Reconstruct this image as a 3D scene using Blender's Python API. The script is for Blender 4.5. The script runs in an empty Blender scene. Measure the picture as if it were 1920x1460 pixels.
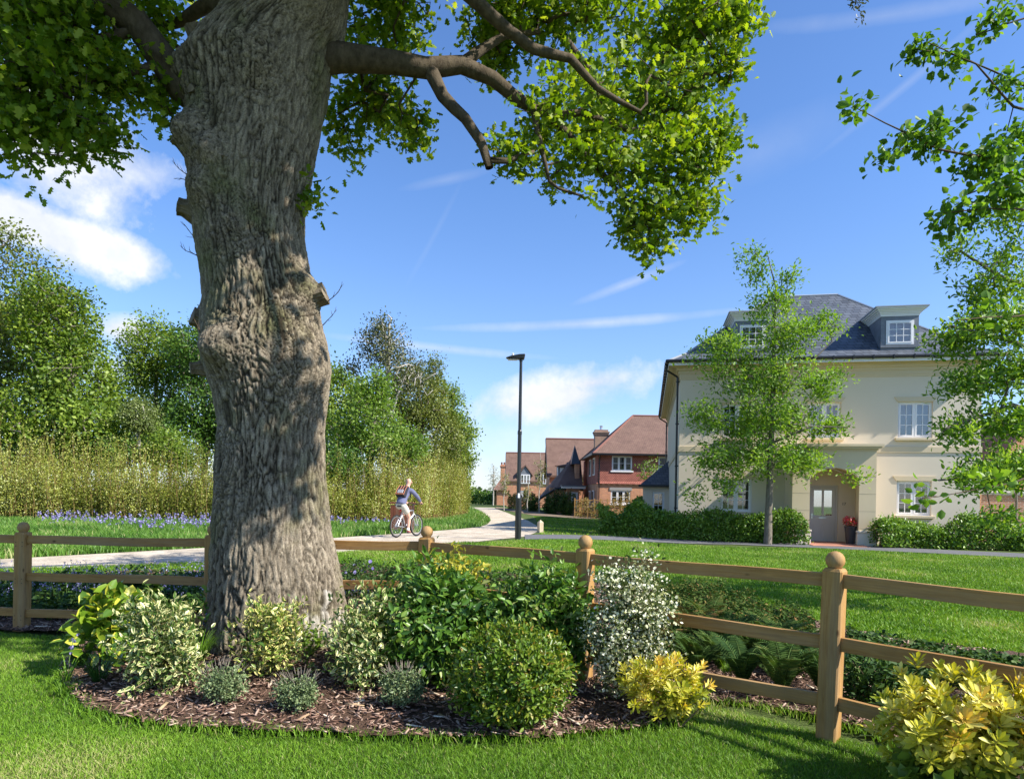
import bpy, math, random
import numpy as np
from mathutils import Matrix, Vector
R = math.radians
sc = bpy.context.scene
col = sc.collection
# ---------------- camera, sun, sky ----------------
EYE = 1.56; FPX = 1280.0; ROLL = R(1.0); HZ = 931.0
cam_d = bpy.data.cameras.new('camera'); cam = bpy.data.objects.new('camera', cam_d); col.objects.link(cam)
cam_d.sensor_width = 36.0; cam_d.lens = 24.0; cam_d.clip_end = 5000; cam_d.clip_start = .05
cam_d.shift_y = (HZ - 730) / 1920.0
cr, sr = math.cos(ROLL), math.sin(ROLL)
cam.matrix_world = Matrix(((cr, -sr, 0, 0), (0, 0, -1, 0), (sr, cr, 0, EYE), (0, 0, 0, 1)))
sc.camera = cam
SUN_AZ = R(-22); SUN_EL = R(41)
S = Vector((math.cos(SUN_AZ) * math.cos(SUN_EL), math.sin(SUN_AZ) * math.cos(SUN_EL), math.sin(SUN_EL)))
sd = bpy.data.lights.new('sun', 'SUN'); sd.energy = 4.9; sd.angle = R(0.5); sd.color = (1, .94, .84)
so = bpy.data.objects.new('sun', sd); col.objects.link(so)
so.rotation_euler = (-S).to_track_quat('-Z', 'Y').to_euler()
sc.view_settings.view_transform = 'Standard'; sc.view_settings.look = 'None'
sc.view_settings.exposure = 0.95; sc.view_settings.gamma = 1.0
sc.cycles.max_bounces = 8; sc.cycles.transparent_max_bounces = 16; sc.cycles.transmission_bounces = 5

class NT:
    def __init__(s, nt): s.nt = nt; s.nt.nodes.clear()
    def n(s, t, **kw):
        nd = s.nt.nodes.new(t)
        for k, v in kw.items():
            if k.startswith('i_'):
                k = k[2:]
                key = int(k) if k.isdigit() else k.replace('_', ' ')
                nd.inputs[key].default_value = v
            else: setattr(nd, k, v)
        return nd
    def l(s, a, b): s.nt.links.new(a, b)
    def math(s, op, a, b=None, c=None, clamp=False):
        nd = s.nt.nodes.new('ShaderNodeMath'); nd.operation = op; nd.use_clamp = clamp
        for i, v in enumerate((a, b, c)):
            if v is None: continue
            if isinstance(v, (int, float)): nd.inputs[i].default_value = v
            else: s.l(v, nd.inputs[i])
        return nd.outputs[0]
    def mix(s, f, a, b, bt='MIX'):
        nd = s.nt.nodes.new('ShaderNodeMix'); nd.data_type = 'RGBA'; nd.blend_type = bt
        for i, v in ((0, f), (6, a), (7, b)):
            if isinstance(v, (int, float)): nd.inputs[i].default_value = v
            elif isinstance(v, tuple): nd.inputs[i].default_value = v if len(v) == 4 else (*v, 1)
            else: s.l(v, nd.inputs[i])
        return nd.outputs[2]
    def ramp(s, f, stops, interp='LINEAR'):
        nd = s.nt.nodes.new('ShaderNodeValToRGB'); cr_ = nd.color_ramp; cr_.interpolation = interp
        while len(cr_.elements) < len(stops): cr_.elements.new(.5)
        for e, (p, c) in zip(cr_.elements, stops): e.position = p; e.color = (*c, 1) if len(c) == 3 else c
        s.l(f, nd.inputs[0]); return nd.outputs[0]
    def noise(s, vec, scale, detail=3, rough=.55, dist=0):
        nd = s.n('ShaderNodeTexNoise'); nd.inputs['Scale'].default_value = scale
        nd.inputs['Detail'].default_value = detail; nd.inputs['Roughness'].default_value = rough
        nd.inputs['Distortion'].default_value = dist
        if vec is not None: s.l(vec, nd.inputs['Vector'])
        return nd.outputs[0]

w = bpy.data.worlds.new('World'); sc.world = w; w.use_nodes = True
N = NT(w.node_tree)
sky = N.n('ShaderNodeTexSky', sky_type='NISHITA', sun_disc=False, sun_elevation=SUN_EL, air_density=1.0, dust_density=0.35, ozone_density=2.6, altitude=60)
sky.sun_rotation = math.pi / 2 - SUN_AZ
tc = N.n('ShaderNodeTexCoord'); sep = N.n('ShaderNodeSeparateXYZ'); N.l(tc.outputs['Generated'], sep.inputs[0])
dx, dy, dz = sep.outputs
az = N.math('ARCTAN2', dx, dy); el = N.math('ARCSINE', dz)
def azel(px, py):
    xc = (px - 960) / FPX; yc = (HZ - py) / FPX
    X = xc * cr - yc * sr; Z = xc * sr + yc * cr
    return math.atan2(X, 1), math.atan2(Z, math.hypot(X, 1))
n1 = N.noise(tc.outputs['Generated'], 7, 8, .62)
n2 = N.noise(tc.outputs['Generated'], 22, 6, .6)
total = None; shade = None
def cloud(px, py, rx, ry, tilt, amp, soft=1.0, rough=.9):
    """soft blob of cloud seen in one direction of the sky, edges torn by noise"""
    global total
    a0, e0 = azel(px, py); ra, re_ = rx / FPX, ry / FPX; t = R(tilt)
    a = N.math('SUBTRACT', az, a0); e = N.math('SUBTRACT', el, e0)
    u = N.math('ADD', N.math('MULTIPLY', a, math.cos(t) / ra), N.math('MULTIPLY', e, math.sin(t) / ra))
    v = N.math('ADD', N.math('MULTIPLY', a, -math.sin(t) / re_), N.math('MULTIPLY', e, math.cos(t) / re_))
    d = N.math('SQRT', N.math('ADD', N.math('MULTIPLY', u, u), N.math('MULTIPLY', v, v)))
    d = N.math('ADD', d, N.math('MULTIPLY', N.math('SUBTRACT', n1, .5), -rough * 3.0))
    m = N.math('MULTIPLY', N.math('SUBTRACT', 1.25, d), 1.3 / soft, clamp=True)
    m = N.math('MULTIPLY', m, amp)
    total = m if total is None else N.math('MAXIMUM', total, m)
# heaped clouds on the left
cloud(50, 240, 160, 80, -8, 1.0, .8, 1.0); cloud(190, 290, 95, 38, -8, .9, 1.1, .8); cloud(110, 345, 100, 24, -6, .75, 1.3, .8)
cloud(50, 415, 125, 34, -17, 1.0, .8, 1.0); cloud(195, 468, 85, 28, -10, .95, 1.0, 1.1); cloud(235, 622, 42, 24, 0, .95, 1.0, .6); cloud(200, 690, 60, 28, 0, .7, 1.3, .5)
# wisps low in the middle and thin high veils
cloud(1040, 745, 170, 44, 10, 1.0, 1.2, 1.1); cloud(900, 880, 260, 90, 4, .75, 2.2); cloud(1110, 718, 90, 22, 8, 1.0, 1.2, 1.1)
cloud(960, 830, 330, 60, 0, .55, 2.2); cloud(720, 900, 500, 50, 0, .5, 2.2)
def trail(x0, y0, x1, y1, wd, amp):
    L = math.hypot(x1 - x0, y1 - y0) / 2
    cloud((x0 + x1) / 2, (y0 + y1) / 2, L, wd, math.degrees(math.atan2(y0 - y1, x1 - x0)), amp, 2.2, .35)
trail(850, 618, 1330, 596, 9, .60); trail(610, 640, 1000, 662, 8, .55); trail(1085, 562, 1260, 505, 8, .38)
trail(760, 355, 900, 322, 9, .22); trail(1480, 10, 1840, 50, 12, .28); trail(1560, 240, 1800, 110, 7, .2)
trail(1600, 250, 1240, 330, 40, .12); trail(770, 520, 860, 360, 6, .1)
# loose cumulus in the rest of the sky (behind and above the camera)
back = N.math('MULTIPLY', N.math('SUBTRACT', N.noise(tc.outputs['Generated'], 3.2, 7, .6), .55), 5, clamp=True)
back = N.math('MULTIPLY', back, N.math('MULTIPLY', N.math('SUBTRACT', .15, dy), 3, clamp=True))
total = N.math('MAXIMUM', total, back)
total = N.math('MULTIPLY', total, N.math('ADD', .75, N.math('MULTIPLY', n2, .5)), clamp=True)
ccol = N.mix(N.math('MULTIPLY', N.math('SUBTRACT', n1, .38), 3.2, clamp=True), (4.0, 4.35, 5.0), (6.0, 6.05, 6.1))
tint = N.ramp(N.math('DIVIDE', el, 1.2, clamp=True), [(0, (.84, .91, 1.12)), (.12, (.88, .97, 1.16)), (.35, (.76, .97, 1.26)), (1, (.66, .90, 1.22))])
skyc = N.mix(1.0, sky.outputs[0], tint, 'MULTIPLY')
cmix = N.mix(total, skyc, ccol)
bg = N.n('ShaderNodeBackground'); bg.inputs[1].default_value = 0.1
N.l(cmix, bg.inputs[0]); wo = N.n('ShaderNodeOutputWorld'); N.l(bg.outputs[0], wo.inputs[0])

# ---------------- pixels of the photograph to places ----------------
def S_(t): t = np.clip(t, 0, 1); return t * t * (3 - 2 * t)
def H(x, y):
    """height of the ground"""
    x = np.asarray(x, float); y = np.asarray(y, float)
    return .25 * S_((y - 8) / 10) * (1 - S_((x - 1) / 7)) + 3.0 * S_((y - 95) / 140) * 0
def at(px, py, Y):
    xc = (px - 960) / FPX * Y; yc = (HZ - py) / FPX * Y
    return Vector((xc * cr - yc * sr, Y, EYE + xc * sr + yc * cr))
def gp(px, py):
    """where the line of sight of a pixel meets the ground"""
    h = 0.0
    for _ in range(30):
        d = at(px, py, 1.0) - Vector((0, 0, EYE))
        t = (EYE - h) / max(1e-5, -d.z); t = min(t, 400)
        h2 = float(H(d.x * t, t)); h = .5 * h + .5 * h2
    return Vector((d.x * t, t, h2))

# ---------------- mesh helpers ----------------
def link(o, parent=None):
    col.objects.link(o)
    if parent is not None: o.parent = parent
    return o
def tag(o, label=None, cat=None, group=None, kind=None):
    if label: o['label'] = label
    if cat: o['category'] = cat
    if group: o['group'] = group
    if kind: o['kind'] = kind
    return o
def empty(name, loc=(0, 0, 0), rz=0, label=None, cat=None, group=None):
    o = bpy.data.objects.new(name, None); o.empty_display_size = .1
    o.location = loc; o.rotation_euler = (0, 0, rz); link(o); return tag(o, label, cat, group)
class MB:
    def __init__(s): s.v = []; s.f = []
    def add(s, vs, fs):
        b = len(s.v); s.v += [tuple(v) for v in vs]; s.f += [tuple(b + i for i in f) for f in fs]; return s
    def box(s, x0, x1, y0, y1, z0, z1):
        return s.add([(x0, y0, z0), (x1, y0, z0), (x1, y1, z0), (x0, y1, z0), (x0, y0, z1), (x1, y0, z1), (x1, y1, z1), (x0, y1, z1)],
                     [(0, 3, 2, 1), (4, 5, 6, 7), (0, 1, 5, 4), (1, 2, 6, 5), (2, 3, 7, 6), (3, 0, 4, 7)])
    def prism(s, poly, axis, a, b):
        """poly in the two other axes, pushed from a to b along axis"""
        def P(u, v, w_): return {0: (w_, u, v), 1: (u, w_, v), 2: (u, v, w_)}[axis]
        n = len(poly); vs = [P(u, v, a) for u, v in poly] + [P(u, v, b) for u, v in poly]
        fs = [tuple(range(n))[::-1], tuple(range(n, 2 * n))] + [(i, (i + 1) % n, n + (i + 1) % n, n + i) for i in range(n)]
        return s.add(vs, fs)
    def tube(s, p0, p1, r0, r1=None, n=10, cap=True):
        r1 = r0 if r1 is None else r1; p0 = Vector(p0); p1 = Vector(p1); d = (p1 - p0).normalized()
        a = d.orthogonal().normalized(); b = d.cross(a); vs = []
        for p, r in ((p0, r0), (p1, r1)):
            for i in range(n):
                t = 2 * math.pi * i / n; vs.append(p + a * (r * math.cos(t)) + b * (r * math.sin(t)))
        fs = [(i, (i + 1) % n, n + (i + 1) % n, n + i) for i in range(n)]
        if cap: fs += [tuple(range(n))[::-1], tuple(range(n, 2 * n))]
        return s.add(vs, fs)
    def path(s, pts, r, n=8):
        for a, b in zip(pts[:-1], pts[1:]): s.tube(a, b, r, r, n)
        return s
    def lathe(s, prof, cx=0, cy=0, n=24, cz=0):
        vs = []
        for r, z in prof:
            for i in range(n):
                t = 2 * math.pi * i / n; vs.append((cx + r * math.cos(t), cy + r * math.sin(t), cz + z))
        fs = []
        for k in range(len(prof) - 1):
            for i in range(n):
                j = (i + 1) % n; fs.append((k * n + i, k * n + j, (k + 1) * n + j, (k + 1) * n + i))
        fs += [tuple(range(n))[::-1], tuple(range((len(prof) - 1) * n, len(prof) * n))]
        return s.add(vs, fs)
    def ring(s, c, ax, R_, r, n=36, m=8):
        """torus around axis vector"""
        c = Vector(c); ax = Vector(ax).normalized(); a = ax.orthogonal().normalized(); b = ax.cross(a); vs = []
        for i in range(n):
            t = 2 * math.pi * i / n; d = a * math.cos(t) + b * math.sin(t)
            for j in range(m):
                u = 2 * math.pi * j / m; vs.append(c + d * (R_ + r * math.cos(u)) + ax * (r * math.sin(u)))
        fs = [(i * m + j, ((i + 1) % n) * m + j, ((i + 1) % n) * m + (j + 1) % m, i * m + (j + 1) % m) for i in range(n) for j in range(m)]
        return s.add(vs, fs)
    def wall(s, x0, x1, y0, y1, z0, z1, holes):
        """wall slab in x and z with rectangular openings"""
        xs = sorted({x0, x1, *[h[0] for h in holes], *[h[1] for h in holes]}); zs = sorted({z0, z1, *[h[2] for h in holes], *[h[3] for h in holes]})
        idx = {}; 
        def v(x, y, z):
            k = (round(x, 5), round(y, 5), round(z, 5))
            if k not in idx: idx[k] = len(s.v); s.v.append(k)
            return idx[k]
        def solid(i, k):
            if i < 0 or k < 0 or i >= len(xs) - 1 or k >= len(zs) - 1: return False
            cx, cz = (xs[i] + xs[i + 1]) / 2, (zs[k] + zs[k + 1]) / 2
            return not any(h[0] < cx < h[1] and h[2] < cz < h[3] for h in holes)
        for i in range(len(xs) - 1):
            for k in range(len(zs) - 1):
                if not solid(i, k): continue
                a, b, c, d = xs[i], xs[i + 1], zs[k], zs[k + 1]
                s.f.append((v(a, y0, c), v(b, y0, c), v(b, y0, d), v(a, y0, d)))
                s.f.append((v(a, y1, c), v(a, y1, d), v(b, y1, d), v(b, y1, c)))
                if not solid(i - 1, k): s.f.append((v(a, y0, c), v(a, y0, d), v(a, y1, d), v(a, y1, c)))
                if not solid(i + 1, k): s.f.append((v(b, y0, c), v(b, y1, c), v(b, y1, d), v(b, y0, d)))
                if not solid(i, k - 1): s.f.append((v(a, y0, c), v(a, y1, c), v(b, y1, c), v(b, y0, c)))
                if not solid(i, k + 1): s.f.append((v(a, y0, d), v(b, y0, d), v(b, y1, d), v(a, y1, d)))
        return s
    def turn(s, a, o=(0, 0)):
        c_, s_ = math.cos(a), math.sin(a)
        s.v = [(o[0] + (x - o[0]) * c_ - (y - o[1]) * s_, o[1] + (x - o[0]) * s_ + (y - o[1]) * c_, z) for x, y, z in s.v]; return s
    def build(s, name, m, parent=None, smooth=False, loc=None, bevel=0):
        me = bpy.data.meshes.new(name); me.from_pydata(s.v, [], s.f); me.update()
        if m is not None: me.materials.append(m)
        if smooth: me.shade_smooth()
        o = bpy.data.objects.new(name, me); link(o, parent)
        if loc: o.location = loc
        if bevel:
            b = o.modifiers.new('bevel', 'BEVEL'); b.width = bevel; b.segments = 2; b.limit_method = 'ANGLE'
        return o
def npmesh(name, V, Fs, m, attrs=None, smooth=False, parent=None):
    me = bpy.data.meshes.new(name); V = np.asarray(V, np.float32)
    Fs = [np.asarray(F, np.int32) for F in Fs if len(F)]
    me.vertices.add(len(V)); me.vertices.foreach_set('co', V.ravel())
    lp = np.concatenate([F.ravel() for F in Fs]); tot = np.concatenate([np.full(len(F), F.shape[1], np.int32) for F in Fs])
    st = (np.cumsum(tot) - tot).astype(np.int32)
    me.loops.add(len(lp)); me.loops.foreach_set('vertex_index', lp)
    me.polygons.add(len(tot)); me.polygons.foreach_set('loop_start', st)
    try: me.polygons.foreach_set('loop_total', tot)
    except Exception: pass
    me.update(calc_edges=True)
    for k, (dom, a) in (attrs or {}).items():
        at_ = me.attributes.new(k, 'FLOAT', dom); at_.data.foreach_set('value', np.asarray(a, np.float32))
    if smooth: me.shade_smooth()
    if m is not None: me.materials.append(m)
    return link(bpy.data.objects.new(name, me), parent)
def hsh(i, j, k, s=0):
    n = (i * 374761393 + j * 668265263 + k * 2147483647 + s * 974634777) & 0xffffffff
    n = ((n ^ (n >> 13)) * 1274126177) & 0xffffffff; n = n ^ (n >> 16)
    return (n & 0xffffff) / float(0xffffff)
def vnoise(P, s=0):
    P = np.asarray(P, float); I = np.floor(P).astype(np.int64); F = P - I; F = F * F * (3 - 2 * F); r = 0
    for a in (0, 1):
        for b in (0, 1):
            for c in (0, 1):
                wt = (F[..., 0] if a else 1 - F[..., 0]) * (F[..., 1] if b else 1 - F[..., 1]) * (F[..., 2] if c else 1 - F[..., 2])
                r = r + wt * hsh(I[..., 0] + a, I[..., 1] + b, I[..., 2] + c, s)
    return r
def fbm(P, o=3, s=0): return sum(vnoise(np.asarray(P) * 2 ** i, s + i) * .5 ** i for i in range(o)) / (2 - .5 ** (o - 1))
def inpoly(P, poly):
    x, y = P[:, 0], P[:, 1]; r = np.zeros(len(P), bool); n = len(poly)
    for i in range(n):
        x0, y0 = poly[i][0], poly[i][1]; x1, y1 = poly[(i + 1) % n][0], poly[(i + 1) % n][1]
        if y0 == y1: continue
        c = ((y0 > y) != (y1 > y)) & (x < (x1 - x0) * (y - y0) / (y1 - y0) + x0); r ^= c
    return r

# ---------------- materials ----------------
MATS = {}
def pmat(name, colr, rough=.7, spec=.3, metal=0, bump=None, var=0, vscale=3, coat=0):
    """plain material with noise in its colour and a little relief"""
    if name in MATS: return MATS[name]
    m = bpy.data.materials.new(name); m.use_nodes = True; n = NT(m.node_tree)
    p = n.n('ShaderNodeBsdfPrincipled'); o = n.n('ShaderNodeOutputMaterial'); n.l(p.outputs[0], o.inputs[0])
    p.inputs['Roughness'].default_value = rough; p.inputs['Specular IOR Level'].default_value = spec; p.inputs['Metallic'].default_value = metal
    p.inputs['Coat Weight'].default_value = coat
    t = n.n('ShaderNodeTexCoord').outputs['Object']
    if var:
        f = n.noise(t, vscale, 5, .6)
        a = tuple(c * (1 - var) for c in colr); b = tuple(min(1, c * (1 + var)) for c in colr)
        n.l(n.ramp(f, [(.3, a), (.7, b)]), p.inputs['Base Color'])
    else: p.inputs['Base Color'].default_value = (*colr, 1)
    if bump:
        bn = n.n('ShaderNodeBump'); bn.inputs['Strength'].default_value = bump[1]; bn.inputs['Distance'].default_value = .02
        n.l(n.noise(t, bump[0], 4, .6), bn.inputs['Height']); n.l(bn.outputs[0], p.inputs['Normal'])
    MATS[name] = m; return m
def leafmat(name, stops, edge=None, trans=.35, rough=.45, spec=.35, ttint=(1.25, 1.25, .55)):
    """leaf: colour by the leaf's own random number, optional margin colour, light passes through"""
    m = bpy.data.materials.new(name); m.use_nodes = True; n = NT(m.node_tree)
    p = n.n('ShaderNodeBsdfPrincipled'); o = n.n('ShaderNodeOutputMaterial')
    p.inputs['Roughness'].default_value = rough; p.inputs['Specular IOR Level'].default_value = spec
    r = n.n('ShaderNodeAttribute', attribute_name='rnd').outputs['Fac']
    c = n.ramp(r, stops)
    if edge:
        e = n.n('ShaderNodeAttribute', attribute_name='edge').outputs['Fac']
        r2 = n.math('FRACT', n.math('MULTIPLY', r, 7.31))
        tc_ = n.n('ShaderNodeTexCoord').outputs['Object']
        k = n.math('ADD', e, n.math('MULTIPLY', n.math('SUBTRACT', n.noise(tc_, edge[3] if len(edge) > 3 else 60, 2), .5), .5))
        k = n.math('ADD', k, n.math('MULTIPLY', n.math('SUBTRACT', r2, .5), edge[2]))
        k = n.math('MULTIPLY', n.math('SUBTRACT', k, edge[1]), 6, clamp=True)
        c = n.mix(k, c, edge[0])
    n.l(c, p.inputs['Base Color'])
    t = n.n('ShaderNodeBsdfTranslucent'); n.l(n.mix(1.0, c, ttint, 'MULTIPLY'), t.inputs[0])
    mx = n.n('ShaderNodeMixShader'); mx.inputs[0].default_value = trans
    n.l(p.outputs[0], mx.inputs[1]); n.l(t.outputs[0], mx.inputs[2]); n.l(mx.outputs[0], o.inputs[0])
    MATS[name] = m; return m
def barkmat(name, c0, c1, scale=8, stretch=.25, bump=.6, moss=0):
    m = bpy.data.materials.new(name); m.use_nodes = True; n = NT(m.node_tree)
    p = n.n('ShaderNodeBsdfPrincipled'); o = n.n('ShaderNodeOutputMaterial'); n.l(p.outputs[0], o.inputs[0])
    p.inputs['Roughness'].default_value = .9; p.inputs['Specular IOR Level'].default_value = .15
    t = n.n('ShaderNodeTexCoord').outputs['Object']; mp = n.n('ShaderNodeMapping'); mp.inputs['Scale'].default_value = (1, 1, stretch); n.l(t, mp.inputs[0])
    f = n.noise(mp.outputs[0], scale, 6, .65); c = n.ramp(f, [(.3, c0), (.68, c1)])
    if moss:
        g = n.noise(t, 1.6, 4, .6); c = n.mix(n.math('MULTIPLY', n.math('SUBTRACT', g, .5), 4 * moss, clamp=True), c, (.14, .15, .05))
        c = n.mix(1.0, c, n.ramp(n.noise(t, 75, 3, .7), [(.34, (.62, .60, .58)), (.5, (1, 1, 1)), (.7, (1.35, 1.36, 1.28))]), 'MULTIPLY')
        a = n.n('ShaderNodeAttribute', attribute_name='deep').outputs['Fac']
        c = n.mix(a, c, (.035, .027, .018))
        w_ = n.n('ShaderNodeAttribute', attribute_name='pale').outputs['Fac']
        c = n.mix(w_, c, (.62, .58, .52))
    n.l(c, p.inputs['Base Color'])
    b = n.n('ShaderNodeBump'); b.inputs['Strength'].default_value = bump; b.inputs['Distance'].default_value = .015
    n.l(n.noise(mp.outputs[0], scale * 4, 4, .7), b.inputs['Height']); n.l(b.outputs[0], p.inputs['Normal'])
    MATS[name] = m; return m
def brickmat(name, c1, c2, mortar, bw=.225, bh=.075, ms=.008, bump=.3, rough=.85, mode='wall', var=.25, spec=.25, vs=1.2, offset=.5):
    """coursed material: bricks, hung tiles or slates laid in rows by height"""
    m = bpy.data.materials.new(name); m.use_nodes = True; n = NT(m.node_tree)
    p = n.n('ShaderNodeBsdfPrincipled'); o = n.n('ShaderNodeOutputMaterial'); n.l(p.outputs[0], o.inputs[0])
    p.inputs['Roughness'].default_value = rough; p.inputs['Specular IOR Level'].default_value = spec
    t = n.n('ShaderNodeTexCoord').outputs['Object']; sp = n.n('ShaderNodeSeparateXYZ'); n.l(t, sp.inputs[0])
    if mode == 'wall': u = n.math('ADD', sp.outputs[0], sp.outputs[1]); v = sp.outputs[2]
    else: u = n.math('ADD', sp.outputs[0], n.math('MULTIPLY', sp.outputs[1], .35)); v = n.math('MULTIPLY', sp.outputs[2], 1.45)
    cb = n.n('ShaderNodeCombineXYZ'); n.l(u, cb.inputs[0]); n.l(v, cb.inputs[1])
    b = n.n('ShaderNodeTexBrick'); n.l(cb.outputs[0], b.inputs['Vector']); b.offset = offset
    b.inputs['Color1'].default_value = (*c1, 1); b.inputs['Color2'].default_value = (*c2, 1); b.inputs['Mortar'].default_value = (*mortar, 1)
    b.inputs['Scale'].default_value = 1; b.inputs['Brick Width'].default_value = bw; b.inputs['Row Height'].default_value = bh
    b.inputs['Mortar Size'].default_value = ms; b.inputs['Bias'].default_value = 0
    f = n.noise(t, vs, 6, .65)
    c = n.mix(1.0, b.outputs[0], n.ramp(f, [(.25, (1 - var,) * 3), (.75, (1 + var,) * 3)]), 'MULTIPLY')
    n.l(c, p.inputs['Base Color'])
    bn = n.n('ShaderNodeBump'); bn.inputs['Strength'].default_value = bump; bn.inputs['Distance'].default_value = .02; bn.invert = True
    n.l(b.outputs['Fac'], bn.inputs['Height']); n.l(bn.outputs[0], p.inputs['Normal'])
    MATS[name] = m; return m
def glassmat(name, refl=.28, tint=(1, 1, 1)):
    m = bpy.data.materials.new(name); m.use_nodes = True; n = NT(m.node_tree)
    g = n.n('ShaderNodeBsdfGlossy'); g.inputs['Roughness'].default_value = .02; g.inputs[0].default_value = (.95, .97, 1, 1)
    t = n.n('ShaderNodeBsdfTransparent'); t.inputs[0].default_value = (*[.72 * c for c in tint], 1)
    lw = n.n('ShaderNodeLayerWeight'); lw.inputs[0].default_value = .35
    mx = n.n('ShaderNodeMixShader'); n.l(n.math('ADD', n.math('MULTIPLY', lw.outputs['Fresnel'], .7), refl, clamp=True), mx.inputs[0])
    n.l(t.outputs[0], mx.inputs[1]); n.l(g.outputs[0], mx.inputs[2])
    o = n.n('ShaderNodeOutputMaterial'); n.l(mx.outputs[0], o.inputs[0]); MATS[name] = m; return m
def groundmat(name, stops, scale=2, fine=40, bump=.4, rough=.95, dist=.03):
    m = bpy.data.materials.new(name); m.use_nodes = True; n = NT(m.node_tree)
    p = n.n('ShaderNodeBsdfPrincipled'); o = n.n('ShaderNodeOutputMaterial'); n.l(p.outputs[0], o.inputs[0])
    p.inputs['Roughness'].default_value = rough; p.inputs['Specular IOR Level'].default_value = .15
    t = n.n('ShaderNodeTexCoord').outputs['Object']
    f = n.math('ADD', n.math('MULTIPLY', n.noise(t, scale, 5, .6), .5), n.math('MULTIPLY', n.noise(t, fine, 5, .7), .5))
    n.l(n.ramp(f, stops), p.inputs['Base Color'])
    b = n.n('ShaderNodeBump'); b.inputs['Strength'].default_value = bump; b.inputs['Distance'].default_value = dist
    n.l(n.noise(t, fine, 5, .7), b.inputs['Height']); n.l(b.outputs[0], p.inputs['Normal']); MATS[name] = m; return m
def timbermat(name, c0, c1, along=0):
    m = bpy.data.materials.new(name); m.use_nodes = True; n = NT(m.node_tree)
    p = n.n('ShaderNodeBsdfPrincipled'); o = n.n('ShaderNodeOutputMaterial'); n.l(p.outputs[0], o.inputs[0])
    p.inputs['Roughness'].default_value = .7; p.inputs['Specular IOR Level'].default_value = .25
    t = n.n('ShaderNodeTexCoord').outputs['Object']; mp = n.n('ShaderNodeMapping'); sca = [1, 1, 1]; sca[along] = .06; mp.inputs['Scale'].default_value = sca; n.l(t, mp.inputs[0])
    f = n.noise(mp.outputs[0], 55, 5, .6, 1.2); g = n.noise(t, 2.3, 4, .6)
    c = n.ramp(n.math('ADD', n.math('MULTIPLY', f, .6), n.math('MULTIPLY', g, .4)), [(.3, c0), (.65, c1)])
    vo = n.n('ShaderNodeTexVoronoi'); s2 = [6, 6, 6]; s2[along] = 3.2; mp2 = n.n('ShaderNodeMapping'); mp2.inputs['Scale'].default_value = s2; n.l(t, mp2.inputs[0]); n.l(mp2.outputs[0], vo.inputs['Vector']); vo.inputs['Scale'].default_value = 1
    k = n.math('MULTIPLY', n.math('SUBTRACT', .10, vo.outputs['Distance']), 18, clamp=True)
    wv_ = n.math('MULTIPLY', n.math('SUBTRACT', n.noise(mp.outputs[0], 9, 4, .6), .46), 3.2, clamp=True); c = n.mix(n.math('MULTIPLY', wv_, .55), c, (.27, .235, .17)); c = n.mix(n.math('MULTIPLY', k, .8), c, (.05, .025, .01)); n.l(c, p.inputs['Base Color'])
    b = n.n('ShaderNodeBump'); b.inputs['Strength'].default_value = .25; b.inputs['Distance'].default_value = .004
    n.l(f, b.inputs['Height']); n.l(b.outputs[0], p.inputs['Normal']); MATS[name] = m; return m

# ---------------- growth helpers ----------------
SIMPLE = (np.array([(0, 0, 0), (-.21, .33, .07), (-.17, .68, .05), (0, 1, -.06), (.17, .68, .05), (.21, .33, .07)]), [[(0, 5, 4, 3), (0, 3, 2, 1)]], np.array([0, 1, 1, .7, 1, 1]))
BROAD = (np.array([(0, 0, 0), (-.34, .3, .09), (-.26, .68, .06), (0, 1, -.08), (.26, .68, .06), (.34, .3, .09)]), [[(0, 5, 4, 3), (0, 3, 2, 1)]], np.array([0, 1, 1, .7, 1, 1]))
ROUND = (np.array([(0, 0, 0), (-.38, .35, .05), (-.25, .8, .03), (0, .95, 0), (.25, .8, .03), (.38, .35, .05)]), [[(0, 5, 4, 3), (0, 3, 2, 1)]], np.array([0, 1, 1, .7, 1, 1]))
_h = [(0, 0), (.1, .1), (.3, .18), (.16, .36), (.42, .5), (.2, .6), (.27, .84), (0, 1)]
OBL = (np.array([(0, 0, 0), (-.10, .4, .02), (-.16, .75, .03), (0, 1, -.03), (.16, .75, .03), (.10, .4, .02)]), SIMPLE[1], SIMPLE[2])
LOBED = (np.array([(x, y, -x * .35 - .12 * (y - .4) ** 2) for x, y in _h] + [(-x, y, -x * .35 - .12 * (y - .4) ** 2) for x, y in _h[1:-1]]),
         [[tuple(range(8)), (0, 7, 13, 12, 11, 10, 9, 8)]], np.ones(14))
CARD = (np.array([(0, 0, 0), (-.33, .5, .1), (0, 1, 0), (.33, .5, .1)]), [[(0, 3, 2, 1)]], np.array([0, 1, .7, 1.]))
def nrm(a): return a / np.maximum(1e-9, np.linalg.norm(a, axis=-1, keepdims=True))
def leaves(name, m, P, D, Nn, Sz, tmpl, rng, parent=None, rnd=None):
    T, Fs, E = tmpl; n = len(P); d = nrm(D); nn = nrm(Nn - (Nn * d).sum(1, keepdims=True) * d); wv = np.cross(nn, d)
    V = P[:, None, :] + Sz[:, None, None] * (T[None, :, 0:1] * wv[:, None] + T[None, :, 1:2] * d[:, None] + T[None, :, 2:3] * nn[:, None])
    k = len(T); base = (np.arange(n) * k)[:, None, None]; FF = []; rn = []
    rnd = rng.random(n) if rnd is None else rnd
    for F in Fs:
        F = np.array(F); FF.append((base + F[None]).reshape(-1, F.shape[1])); rn.append(np.repeat(rnd, len(F)))
    return npmesh(name, V.reshape(-1, 3), FF, m, {'rnd': ('FACE', np.concatenate(rn)), 'edge': ('POINT', np.tile(E, n))}, parent=parent)
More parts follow.
